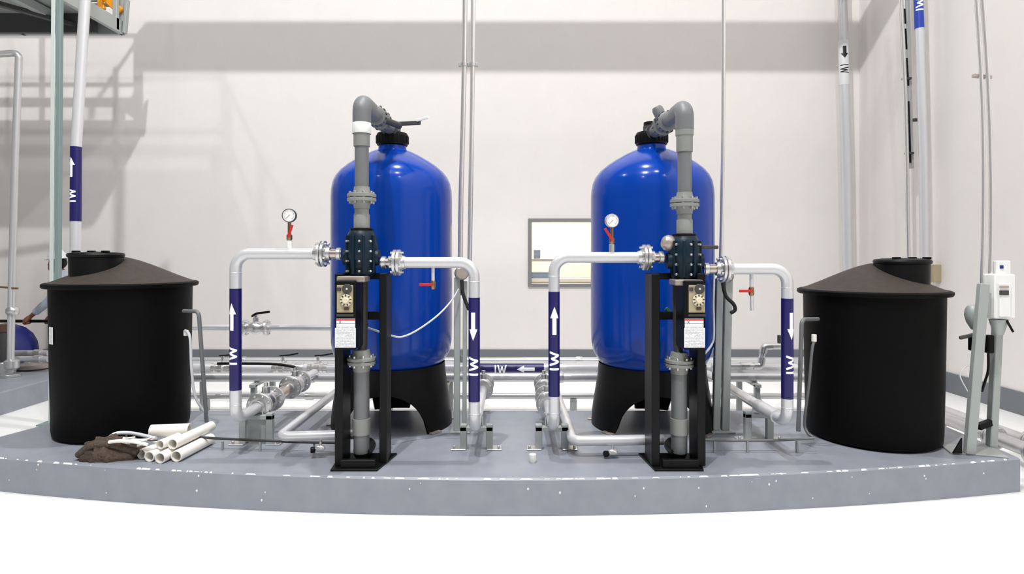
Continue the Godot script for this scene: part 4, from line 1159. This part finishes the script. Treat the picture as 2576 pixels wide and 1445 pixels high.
	obj("fitting", Geo.new().lathe([Vector2(0, 0), Vector2(0.05, 0), Vector2(0.062, 0.02), Vector2(0.062, 0.06), Vector2(0.045, 0.08), Vector2(0, 0.08)], 16, Transform3D(Basis.IDENTITY, at(32, 792, 6.5))), M.zinc, p)
	obj("fitting", Geo.new().lathe([Vector2(0, 0), Vector2(0.05, 0), Vector2(0.07, 0.02), Vector2(0.07, 0.09), Vector2(0.045, 0.11), Vector2(0, 0.11)], 16, Transform3D(Basis.IDENTITY, at(30, 930, 6.5))), M.zinc, p)
	for q in [[889, 6.9, "upper white-silver pipe lying along the second plinth"], [904, 6.7, "lower white-silver pipe lying along the second plinth"]]:
		var h := thing("plinth_pipe", q[2], "pipe", at(20, q[0], q[1]), "pipes along the second plinth")
		obj("pipe", Geo.new().tube([at(-160, q[0], q[1]), at(122, q[0], q[1])], 0.032, 16), M.steel, h)
		obj("coupling", Geo.new().tube([at(88, q[0], q[1]), at(104, q[0], q[1])], 0.043, 16), M.zinc, h)
		obj("leg", Geo.new().bar(Vector3(-5.5, TOP, -q[1]), Vector3(-5.5, at(0, q[0], q[1]).y - 0.03, -q[1]), 0.05, 0.03, 0.003), M.galv, h)
	tag(obj("pump_casing", Geo.new().lathe([Vector2(0.0, 0), Vector2(0.15, 0), Vector2(0.18, 0.02), Vector2(0.18, 0.06), Vector2(0, 0.08)], 24, Transform3D(Basis.IDENTITY, Vector3(-5.45, TOP, -6.95))), M.plate), "low round grey pump casing on the second plinth", "pump")
	var d := thing("blue_drum", "dark blue domed drum on the floor beyond the second plinth", "drum", Vector3(-6.32, 0, -7.65))
	obj("body", Geo.new().lathe([Vector2(0, 0), Vector2(0.29, 0), Vector2(0.3, 0.02), Vector2(0.3, 0.28), Vector2(0.28, 0.42), Vector2(0.235, 0.52), Vector2(0.16, 0.6), Vector2(0.07, 0.64), Vector2(0, 0.645)], 36, Transform3D(Basis.IDENTITY, d.position)), M.navy_paint, d)
	obj("bung", Geo.new().lathe(disc(0.03, 0.03), 12, Transform3D(Basis.IDENTITY, d.position + Vector3(0.03, 0.63, 0.03))), M.dark_grey, d)
	d = thing("pump_motor", "small dark upright motor beside the slim grey pipe", "pump", at(14, 880, 6.7) * Vector3(1, 0, 1) + Vector3(0, TOP, 0))
	obj("motor", Geo.new().lathe([Vector2(0, 0), Vector2(0.07, 0), Vector2(0.07, 0.32), Vector2(0.06, 0.35), Vector2(0, 0.35)], 20, Transform3D(Basis.IDENTITY, d.position + Vector3(0, 0.12, 0))), M.dark_grey, d)
	tag(obj("cap", Geo.new().lathe([Vector2(0, 0), Vector2(0.075, 0), Vector2(0.07, 0.08), Vector2(0, 0.09)], 20, Transform3D(Basis.IDENTITY, d.position + Vector3(0, 0.46, 0))), M.brown, d), "rust brown cap")
	obj("foot", Geo.new().lathe(disc(0.1, 0.13, 0.01), 20, Transform3D(Basis.IDENTITY, d.position)), M.zinc, d)

# ---------------------------------------------------------------- corner side
func right_side() -> void:
	# big pipe in the corner
	var p := thing("vertical_pipe", "thick silver pipe with a white marking band in the corner of the hall", "pipe", Vector3(4.55, 0, -8.2), "tall vertical pipes")
	obj("pipe", Geo.new().tube(fillet_long([Vector3(4.56, 0, -8.2), at(2132, 660, 8.2), at(2128, 400, 8.2), at(2121, 100, 8.2), at(2117, -150, 8.2)]), 0.062, 20), M.silver, p)
	obj("flange", Geo.new().lathe(disc(0.12, 0.03, 0.004), 28, Transform3D(Basis.IDENTITY, Vector3(4.56, 0, -8.2))), M.zinc, p)
	band(p, at(2123.5, 215, 8.2), at(2121, 103, 8.2) - at(2123.5, 215, 8.2), 0.6, 0.0635, M.tape_white, -0.25)
	# pipe with a blue band
	p = thing("vertical_pipe", "silver pipe with a bright blue band standing off the side wall", "pipe", Vector3(4.6, 0, -6.9), "tall vertical pipes")
	obj("pipe", Geo.new().tube(fillet_long([Vector3(4.62, 0, -6.85), at(2326, 660, 6.85), at(2323, 400, 6.85), at(2314, 100, 6.85), at(2306, -150, 6.85)]), 0.046, 20), M.silver, p)
	obj("flange", Geo.new().lathe(disc(0.1, 0.03, 0.004), 28, Transform3D(Basis.IDENTITY, Vector3(4.62, 0, -6.85))), M.zinc, p)
	band(p, at(2313, 72, 6.85), at(2306.5, -98, 6.85) - at(2313, 72, 6.85), 0.76, 0.0475, M.tape_blue, -0.3)
	# slotted channel and thin conduits
	var t := thing("slotted_channel", "slotted galvanised channel hung on the side wall beside the blue banded pipe", "channel", at(2292, 410, 7.0))
	obj("channel", Geo.new().bar(at(2293, 424, 7.02), at(2280, -120, 7.02), 0.035, 0.04, 0.003), M.galv, t)
	obj("rod", Geo.new().tube([at(2290, 410, 6.98), at(2285, 255, 6.98)], 0.012, 8), M.black_paint, t)
	for q in [[2275.5, 22, 2277.5, 60], [2278, 72, 2280.5, 124], [2281, 146, 2285, 216]]: obj("slot", Geo.new().bar(at(q[0], q[1], 6.995), at(q[2], q[3], 6.995), 0.018, 0.012, 0.002), M.black_paint, t)
	for q in [[2285, 198], [2291, 386]]: obj("clip", Geo.new().box(Vector3(0.09, 0.025, 0.05), Transform3D(Basis.IDENTITY, at(q[0] - 4, q[1], 6.97)), 0.003), M.dark_grey, t)
	tag(obj("fixing", Geo.new().box(Vector3(0.06, 0.035, 0.04), Transform3D(Basis.IDENTITY, at(2303, 302, 7.0)), 0.004), M.dark_grey, t), "dark fixing stud")
	var c := thing("conduit", "thin polished conduit against the side wall beside the slotted channel", "conduit", Vector3(4.58, 0, -7.0))
	obj("tube", Geo.new().tube(smooth_path([Vector3(4.55, 0.02, -6.95), at(2285, 640, 6.95), at(2279, 300, 6.95), at(2267, 0, 6.95), at(2261, -120, 6.95)]), 0.022, 12), M.chrome, c)
	# strut post at the plinth's corner with its meter boxes
	t = thing("strut_post", "pale galvanised channel post at the plinth's corner with white boxes", "post", Vector3(2.98, TOP, -3.97), "corner posts")
	slotted(t, "channel", Vector3(2.985, TOP + 0.008, -3.97), at(2474, 714, 3.97), 0.062, 0.04, M.galv)
	slotted(t, "channel", at(2494, 1128, 4.12) * Vector3(1, 0, 1) + Vector3(0, TOP + 0.008, 0), at(2510, 805, 4.12), 0.05, 0.05, M.galv)
	obj("base_plate", Geo.new().box(Vector3(0.32, 0.01, 0.2), Transform3D(Basis(Vector3.UP, -0.3), Vector3(3.06, TOP + 0.005, -4.04)), 0.002), M.galv, t)
	obj("gusset", Geo.new().slab([Vector2(0, 0), Vector2(0.06, 0), Vector2(0, 0.1)], -0.005, 0.005, 0.0, Transform3D(Basis(Vector3(-1, 0, 0), Vector3(0, 0, 1), Vector3(0, 1, 0)), Vector3(2.935, TOP + 0.01, -3.97))), M.black_paint, t)
	obj("bracket", Geo.new().box(Vector3(0.2, 0.04, 0.04), Transform3D(Basis(Vector3.BACK, 0.05), at(2485, 690, 4.03) + Vector3(0.05, -0.2, 0)), 0.003), M.galv, t)
	obj("cross_rail", Geo.new().bar(at(2460, 1075, 4.1), at(2500, 1060, 4.12), 0.04, 0.04, 0.003), M.black_paint, t)
	var bx := thing("meter_box", "white plastic control box with a dark display on the corner post", "box", at(2520, 800, 3.98))
	obj("enclosure", Geo.new().box(Vector3(0.135, 0.29, 0.1), Transform3D(Basis.IDENTITY, at(2514, 745, 4.0)), 0.008), M.white, bx)
	obj("door", Geo.new().box(Vector3(0.07, 0.22, 0.02), Transform3D(Basis.IDENTITY, at(2527, 755, 3.94)), 0.006), M.white, bx)
	tag(obj("display", Geo.new().box(Vector3(0.06, 0.03, 0.006), Transform3D(Basis.IDENTITY, at(2526, 737, 3.925)), 0.002), M.dark_grey, bx), "dark display strip")
	obj("slot", Geo.new().box(Vector3(0.06, 0.012, 0.006), Transform3D(Basis.IDENTITY, at(2526, 722, 3.925)), 0.002), M.plate, bx)
	obj("cable_gland", Geo.new().lathe([Vector2(0, 0), Vector2(0.028, 0), Vector2(0.055, 0.1), Vector2(0, 0.1)], 16, Transform3D(Basis.IDENTITY, at(2512, 842, 4.0))), M.galv, bx)
	tag(obj("latch", Geo.new().tube([at(2532, 806, 3.95), at(2549, 836, 3.93)], 0.007, 8), M.black_paint, bx), "short black cable tail")
	var b2 := thing("switch_box", "small white box with a blue square above the control box on the corner post", "box", at(2518, 690, 4.02))
	obj("enclosure", Geo.new().box(Vector3(0.085, 0.095, 0.07), Transform3D(Basis.IDENTITY, at(2517, 674, 4.05)), 0.006), M.white, b2)
	tag(obj("indicator", Geo.new().box(Vector3(0.022, 0.022, 0.006), Transform3D(Basis.IDENTITY, at(2520, 672, 4.01)), 0.002), M.navy_paint, b2), "blue indicator square")
	c = thing("conduit", "pair of polished conduits rising from the corner post, dark ties along them", "conduit", at(2480, 700, 4.05))
	obj("tube", Geo.new().tube(smooth_path([at(2470, 735, 4.05), at(2474, 500, 4.05), at(2472, 300, 4.05), at(2464, 120, 4.05), at(2452, -60, 4.05), at(2440, -180, 4.05)]), 0.0125, 12), M.chrome, c)
	obj("tube", Geo.new().tube(smooth_path([at(2491, 700, 4.05), at(2493, 500, 4.05), at(2489, 300, 4.05), at(2480, 120, 4.05), at(2467, -60, 4.05), at(2455, -180, 4.05)]), 0.014, 12), M.chrome, c)
	obj("bracket", Geo.new().box(Vector3(0.12, 0.022, 0.03), Transform3D(Basis(Vector3.BACK, -0.12), at(2470, 193, 4.07)), 0.003), M.plate, c)
	var k := thing("cable", "black cable and clamp looped behind the corner post", "cable", at(2450, 850, 4.1))
	obj("loop", Geo.new().tube(smooth_path([at(2440, 995, 4.2), at(2420, 960, 4.2), at(2415, 940, 4.2), at(2432, 922, 4.2), at(2450, 925, 4.2)], 5), 0.005, 8), M.white, k)
	obj("wire", Geo.new().tube(smooth_path([at(2486, 880, 4.05), at(2486, 930, 4.05), at(2478, 960, 4.05), at(2470, 985, 4.08)], 5), 0.008, 8), M.black_paint, k)
	obj("clamp", Geo.new().box(Vector3(0.05, 0.11, 0.05), Transform3D(Basis.IDENTITY, at(2450, 862, 4.02)), 0.006), M.black_plastic, k)
	obj("clamp", Geo.new().box(Vector3(0.04, 0.12, 0.05), Transform3D(Basis.IDENTITY, at(2488, 866, 4.04)), 0.006), M.black_plastic, k)
	obj("handle", Geo.new().bar(at(2414, 851, 4.0), at(2452, 842, 4.0), 0.022, 0.02, 0.004), M.dark_grey, k)
	tag(obj("bottle", Geo.new().lathe([Vector2(0, 0), Vector2(0.03, 0), Vector2(0.05, 0.05), Vector2(0.056, 0.1), Vector2(0.046, 0.14), Vector2(0.03, 0.16), Vector2(0, 0.165)], 20, Transform3D(Basis(Vector3.BACK, 0.15), at(2456, 828, 4.08))), M.galv), "pale round instrument head behind the corner post", "instrument")
	# cream junction box on the side wall beyond the dark tank
	var j := thing("junction_box", "cream junction box peeping out beside the hatch of the corner tank", "box", at(2355, 690, 6.92))
	obj("box", Geo.new().box(Vector3(0.12, 0.2, 0.1), Transform3D(Basis.IDENTITY, at(2354, 688, 6.92)), 0.006), M.beige, j)
	obj("knob", Geo.new().lathe(disc(0.02, 0.03), 10, along(at(2368, 684, 6.9), Vector3(1, 0, 0))), M.beige, j)
	# floor pipes along the side wall
	for q in [[3.66, 0.14, 0.05, "silver pipe on the floor nearest the plinth's corner"], [3.95, 0.1, 0.045, "silver pipe on the floor nearest the side wall"]]:
		var h := thing("floor_pipe", q[3], "pipe", Vector3(q[0], 0, -4.6), "pipes on the floor along the side wall")
		obj("pipe", Geo.new().tube([Vector3(q[0], q[1], -3.6), Vector3(q[0], q[1], -6.4)], q[2], 18), M.steel, h)
		flange_pair(h, Vector3(q[0], q[1], -4.62), Vector3(0, 0, 1), 0.09, 0.022, M.zinc)
		flange_pair(h, Vector3(q[0], q[1], -4.25), Vector3(0, 0, 1), 0.09, 0.022, M.zinc)
		obj("support", Geo.new().box(Vector3(0.08, q[1], 0.05), Transform3D(Basis.IDENTITY, Vector3(q[0], q[1] / 2, -5.2)), 0.003), M.galv, h)
		obj("support", Geo.new().box(Vector3(0.08, q[1], 0.05), Transform3D(Basis.IDENTITY, Vector3(q[0], q[1] / 2, -3.9)), 0.003), M.galv, h)

# ---------------------------------------------------------------- bag, hoses and pipe offcuts by the dark tank
func hollow(a: Vector3, b: Vector3, r: float) -> Geo:
	var l := a.distance_to(b)
	return Geo.new().lathe([Vector2(r - 0.006, 0), Vector2(r - 0.001, 0), Vector2(r, 0.001), Vector2(r, l - 0.001), Vector2(r - 0.001, l), Vector2(r - 0.006, l), Vector2(r - 0.006, 0)], 24, along(a, b - a))

func floor_bits() -> void:
	var cuts := [
		[Vector3(-2.445, TOP + 0.112, -4.12), Vector3(-2.2, TOP + 0.112, -4.15), 0.042, "short white pipe offcut lying crosswise on top of the pile"],
		[Vector3(-2.115, TOP + 0.036, -3.83), Vector3(-2.08, TOP + 0.036, -4.2), 0.036, "long white pipe offcut at the outer edge of the pile"],
		[Vector3(-2.155, TOP + 0.104, -3.86), Vector3(-2.115, TOP + 0.1, -4.28), 0.034, "long white pipe offcut lying over the outer edge of the pile"],
		[Vector3(-2.2, TOP + 0.035, -3.8), Vector3(-2.16, TOP + 0.035, -4.14), 0.035, "white pipe offcut in the middle of the pile with its open end forward"],
		[Vector3(-2.285, TOP + 0.034, -3.83), Vector3(-2.24, TOP + 0.034, -4.14), 0.034, "white pipe offcut second from the bag with its open end forward"],
		[Vector3(-2.365, TOP + 0.033, -3.88), Vector3(-2.31, TOP + 0.033, -4.16), 0.033, "short white pipe offcut lying against the dark bag"],
		[Vector3(-2.245, TOP + 0.094, -3.88), Vector3(-2.215, TOP + 0.094, -4.04), 0.03, "stubby white pipe offcut resting upon two longer ones"],
	]
	for q in cuts:
		var o := obj("pipe_offcut", hollow(q[0], q[1], q[2]), M.white_pvc)
		tag(o, q[3], "pipe", "white pipe offcuts")
	# slumped bag
	var g := Geo.new()
	var nz := FastNoiseLite.new()
	nz.seed = 9
	nz.frequency = 3.5
	var cb := Vector3(-2.56, TOP, -3.92)
	var nu := 36
	var nv := 16
	var grid := []
	for i in nu:
		var a := TAU * i / nu
		var col := []
		for k in nv + 1:
			var e := PI / 2 * k / nv
			var p := Vector3(cos(a) * cos(e) * 0.2, sin(e) * 0.19, sin(a) * cos(e) * 0.1)
			p *= 1.0 + 0.3 * nz.get_noise_3dv(p * 4.0)
			p.y *= 0.7 - 0.5 * p.x
			p = p.rotated(Vector3.UP, 0.18)
			col.append(g.vert(cb + p, (p * Vector3(1, 1.8, 2)).normalized()))
		grid.append(col)
	for i in nu:
		for k in nv: g.quad(grid[i][k], grid[(i + 1) % nu][k], grid[(i + 1) % nu][k + 1], grid[i][k + 1])
	var b := thing("bag", "slumped dark brown sack at the foot of the dark tank beside the offcuts", "bag", cb)
	obj("sack", g, M.bag, b)
	obj("neck_fold", Geo.new().tube(smooth_path([cb + Vector3(-0.2, 0.03, 0.05), cb + Vector3(-0.1, 0.1, 0.07), cb + Vector3(0.02, 0.1, 0.06), cb + Vector3(0.18, 0.05, 0.05)]), 0.022, 10), M.bag, b)
	var h := thing("hose_coil", "loose pale hoses and wrappings lying over the dark sack", "hose", cb + Vector3(0.05, 0.08, 0))
	obj("hose", Geo.new().tube(smooth_path([at(268, 1108, 3.95), at(290, 1092, 4.0), at(325, 1090, 4.03), at(360, 1096, 4.0), at(392, 1104, 3.97)]), 0.012, 10), M.clear_tube, h)
	obj("hose", Geo.new().tube(smooth_path([at(275, 1113, 3.84), at(300, 1110, 3.83), at(335, 1112, 3.83), at(372, 1120, 3.84)]), 0.011, 10), M.white_pvc, h)
	obj("hose", Geo.new().tube(smooth_path([at(310, 1104, 3.86), at(345, 1108, 3.86), at(380, 1108, 3.9), at(400, 1116, 3.93)]), 0.009, 10), M.white, h)
	var rng := RandomNumberGenerator.new()
	rng.seed = 12
	for i in 7:
		var p := at(300 + 14 * i, 1108 + rng.randf_range(-6, 12), 3.86)
		obj("wrapping", Geo.new().box(Vector3(0.05, 0.008, 0.035), Transform3D(Basis.from_euler(Vector3(rng.randf_range(-0.5, 0.5), rng.randf_range(0, 3), rng.randf_range(-0.4, 0.4))), p), 0.002), M.white if i % 3 else M.brown, h)
	tag(obj("plug", Geo.new().lathe([Vector2(0, 0), Vector2(0.02, 0), Vector2(0.026, 0.02), Vector2(0.022, 0.05), Vector2(0, 0.055)], 16, Transform3D(Basis.IDENTITY, Vector3(0.13, TOP, -3.83)))  , M.white), "small white plastic plug standing alone on the plinth in the central gap", "plug")

# ---------------------------------------------------------------- worker behind the dark tank
func field(p: Vector3, bones: Array) -> float:
	var s := 1e3
	for b in bones:
		var a: Vector3 = b[0]
		var ab: Vector3 = b[1] - a
		var t := clampf((p - a).dot(ab) / maxf(ab.length_squared(), 1e-8), 0.0, 1.0)
		var d := p.distance_to(a + ab * t) - lerpf(b[2], b[3], t)
		var k := 0.03
		var h := maxf(k - absf(s - d), 0.0) / k
		s = minf(s, d) - h * h * k * 0.25
	return s

func skin_net(g: Geo, bones: Array, cell: float) -> void:
	var val := {}
	var cells := {}
	for b in bones:
		var r: float = maxf(b[2], b[3]) + cell * 2.0
		var lo: Vector3 = b[0].min(b[1]) - Vector3.ONE * r
		var hi: Vector3 = b[0].max(b[1]) + Vector3.ONE * r
		for i in range(floori(lo.x / cell), ceili(hi.x / cell) + 1):
			for j in range(floori(lo.y / cell), ceili(hi.y / cell) + 1):
				for k in range(floori(lo.z / cell), ceili(hi.z / cell) + 1):
					var key := Vector3i(i, j, k)
					if not val.has(key): val[key] = field(Vector3(key) * cell, bones)
	var corner := [Vector3i(0, 0, 0), Vector3i(1, 0, 0), Vector3i(0, 1, 0), Vector3i(1, 1, 0), Vector3i(0, 0, 1), Vector3i(1, 0, 1), Vector3i(0, 1, 1), Vector3i(1, 1, 1)]
	var edges := [[0, 1], [2, 3], [4, 5], [6, 7], [0, 2], [1, 3], [4, 6], [5, 7], [0, 4], [1, 5], [2, 6], [3, 7]]
	for key in val:
		if absf(val[key]) > cell * 3.0: continue
		var vs := []
		for c in corner:
			var q: Vector3i = key + c
			if not val.has(q): break
			vs.append(val[q])
		if vs.size() < 8: continue
		var sum := Vector3.ZERO
		var cnt := 0
		for e in edges:
			var a: float = vs[e[0]]
			var b: float = vs[e[1]]
			if (a < 0.0) != (b < 0.0):
				sum += Vector3(corner[e[0]]).lerp(Vector3(corner[e[1]]), a / (a - b))
				cnt += 1
		if cnt == 0: continue
		var p := (Vector3(key) + sum / cnt) * cell
		var h := cell * 0.5
		var nn := Vector3(field(p + Vector3(h, 0, 0), bones) - field(p - Vector3(h, 0, 0), bones), field(p + Vector3(0, h, 0), bones) - field(p - Vector3(0, h, 0), bones), field(p + Vector3(0, 0, h), bones) - field(p - Vector3(0, 0, h), bones))
		cells[key] = g.vert(p, nn.normalized())
	var ax := [Vector3i(1, 0, 0), Vector3i(0, 1, 0), Vector3i(0, 0, 1)]
	for key in val:
		for e in 3:
			var q: Vector3i = key + ax[e]
			if not val.has(q) or (val[key] < 0.0) == (val[q] < 0.0): continue
			var u: Vector3i = ax[(e + 1) % 3]
			var w: Vector3i = ax[(e + 2) % 3]
			var c0 = cells.get(key); var c1 = cells.get(key - u); var c2 = cells.get(key - u - w); var c3 = cells.get(key - w)
			if c0 == null or c1 == null or c2 == null or c3 == null: continue
			g.quad(c0, c1, c2, c3)

func person() -> void:
	var base := Vector3(-5.9, 0, -8.0)
	var t := thing("person", "worker in white hard hat bending behind the dark tank, hand on a bar", "person", base)
	var hip := base + Vector3(0.1, 0.84, 0)
	var chest := base + Vector3(0.0, 1.16, 0.0)
	var neck := base + Vector3(-0.04, 1.29, 0.0)
	var head := base + Vector3(-0.085, 1.42, 0.01)
	var sh_n := chest + Vector3(0.06, 0.04, 0.18)
	var sh_f := chest + Vector3(-0.03, 0.04, -0.18)
	var el_n := base + Vector3(0.02, 0.97, 0.22)
	var wr_n := base + Vector3(-0.3, 0.725, 0.17)
	var el_f := base + Vector3(-0.12, 0.92, -0.2)
	var wr_f := base + Vector3(-0.24, 0.72, -0.12)
	var legs := []
	for s in [0.1, -0.1]:
		var kn: Vector3 = base + Vector3(0.05, 0.46, s)
		var an: Vector3 = base + Vector3(0.09, 0.09, s)
		legs.append_array([[hip + Vector3(0, -0.04, s * 0.8), kn, 0.08, 0.055], [kn, an, 0.055, 0.04]])
	var g := Geo.new()
	skin_net(g, [[hip, chest, 0.12, 0.13], [chest, neck, 0.1, 0.055], [neck, head + Vector3(0, -0.05, 0), 0.052, 0.055], [sh_n, el_n, 0.045, 0.038], [el_n, wr_n, 0.038, 0.026], [sh_f, el_f, 0.045, 0.038], [el_f, wr_f, 0.038, 0.026], [sh_n, sh_f, 0.06, 0.06], legs[0], legs[1], legs[2], legs[3]], 0.016)
	skin_net(g, [[head, head + Vector3(0.02, 0.05, 0), 0.08, 0.085], [head + Vector3(-0.05, -0.07, 0), head, 0.05, 0.07], [head + Vector3(-0.085, 0.0, 0), head + Vector3(-0.095, -0.03, 0), 0.012, 0.016], [head + Vector3(0, -0.01, 0.082), head + Vector3(0, 0.01, 0.082), 0.014, 0.018], [head + Vector3(0, -0.01, -0.082), head + Vector3(0, 0.01, -0.082), 0.014, 0.018]], 0.008)
	for w in [[wr_n, el_n], [wr_f, el_f]]:
		var dir: Vector3 = (w[0] - w[1]).normalized()
		var side := Vector3(0, 0, 1)
		var palm: Vector3 = w[0] + dir * 0.05
		var hb := [[w[0], palm, 0.026, 0.03]]
		for k in 4:
			var o: Vector3 = side * (0.03 - 0.02 * k)
			var kn: Vector3 = palm + dir * 0.03 + o
			hb.append([palm + o * 0.7, kn, 0.012, 0.009])
			hb.append([kn, kn + Vector3(0.0, -0.03, 0) + dir * 0.005, 0.009, 0.0085])
			hb.append([kn + Vector3(0.0, -0.03, 0) + dir * 0.005, kn + Vector3(0.028, -0.036, 0), 0.0085, 0.008])
		hb.append([w[0] + dir * 0.02 + side * 0.02, palm + side * 0.05 + Vector3(0.01, -0.03, 0), 0.012, 0.009])
		skin_net(g, hb, 0.006)
	obj("body", g, M.skin, t)
	g = Geo.new()
	skin_net(g, [[hip + Vector3(0, 0.02, 0), chest, 0.145, 0.155], [chest, neck + Vector3(0, -0.03, 0), 0.12, 0.075], [sh_n, el_n, 0.066, 0.056], [el_n, el_n.lerp(wr_n, 0.72), 0.056, 0.046], [sh_f, el_f, 0.066, 0.056], [el_f, el_f.lerp(wr_f, 0.72), 0.056, 0.046], [sh_n, sh_f, 0.078, 0.078]], 0.016)
	obj("shirt", g, M.shirt, t)
	g = Geo.new()
	for q in legs: q[2] += 0.018; q[3] += 0.02
	skin_net(g, [[hip + Vector3(0, -0.02, 0.05), hip + Vector3(0, -0.02, -0.05), 0.13, 0.13], legs[0], legs[1], legs[2], legs[3]], 0.018)
	obj("trousers", g, M.trousers, t)
	for s in [0.1, -0.1]:
		g = Geo.new()
		skin_net(g, [[base + Vector3(0.11, 0.05, s), base + Vector3(-0.07, 0.035, s), 0.048, 0.034], [base + Vector3(0.09, 0.06, s), base + Vector3(0.09, 0.12, s), 0.055, 0.055]], 0.012)
		obj("boot", g, M.black_paint, t)
	var hx := Transform3D(Basis(Vector3.BACK, 0.1), head + Vector3(0.015, 0.045, 0))
	var hat := obj("hard_hat", Geo.new().lathe([Vector2(0.115, 0.0), Vector2(0.115, 0.008), Vector2(0.106, 0.014), Vector2(0.104, 0.05), Vector2(0.09, 0.085), Vector2(0.05, 0.108), Vector2(0, 0.113)], 32, hx), M.hat, t)
	obj("ridge", Geo.new().tube(smooth_path([hx * Vector3(-0.1, 0.05, 0), hx * Vector3(-0.06, 0.108, 0), hx * Vector3(0.06, 0.108, 0), hx * Vector3(0.1, 0.05, 0)]), 0.01, 8), M.hat, hat)
	obj("peak", Geo.new().slab([Vector2(-0.145, -0.05), Vector2(-0.15, 0.0), Vector2(-0.145, 0.05), Vector2(-0.1, 0.1), Vector2(-0.09, 0.0), Vector2(-0.1, -0.1)], 0.0, 0.006, 0.0, hx), M.hat, hat)
	var hair := Geo.new()
	skin_net(hair, [[head + Vector3(0.045, 0.0, 0.03), head + Vector3(0.045, 0.0, -0.03), 0.065, 0.065], [head + Vector3(0.03, 0.04, 0), head + Vector3(0.05, -0.03, 0), 0.082, 0.055]], 0.01)
	obj("hair", hair, M.black_paint, t)
	var bar := thing("grab_bar", "black bar gripped by the bending worker behind the dark tank", "bar", at(75, 803, 7.84))
	obj("rail", Geo.new().tube([Vector3(-6.75, 0.665, -7.86), Vector3(-5.75, 0.665, -7.86)], 0.02, 12), M.black_paint, bar)
	for x in [-6.7, -5.8]: obj("post", Geo.new().tube([Vector3(x, 0, -7.86), Vector3(x, 0.665, -7.86)], 0.018, 12), M.black_paint, bar)
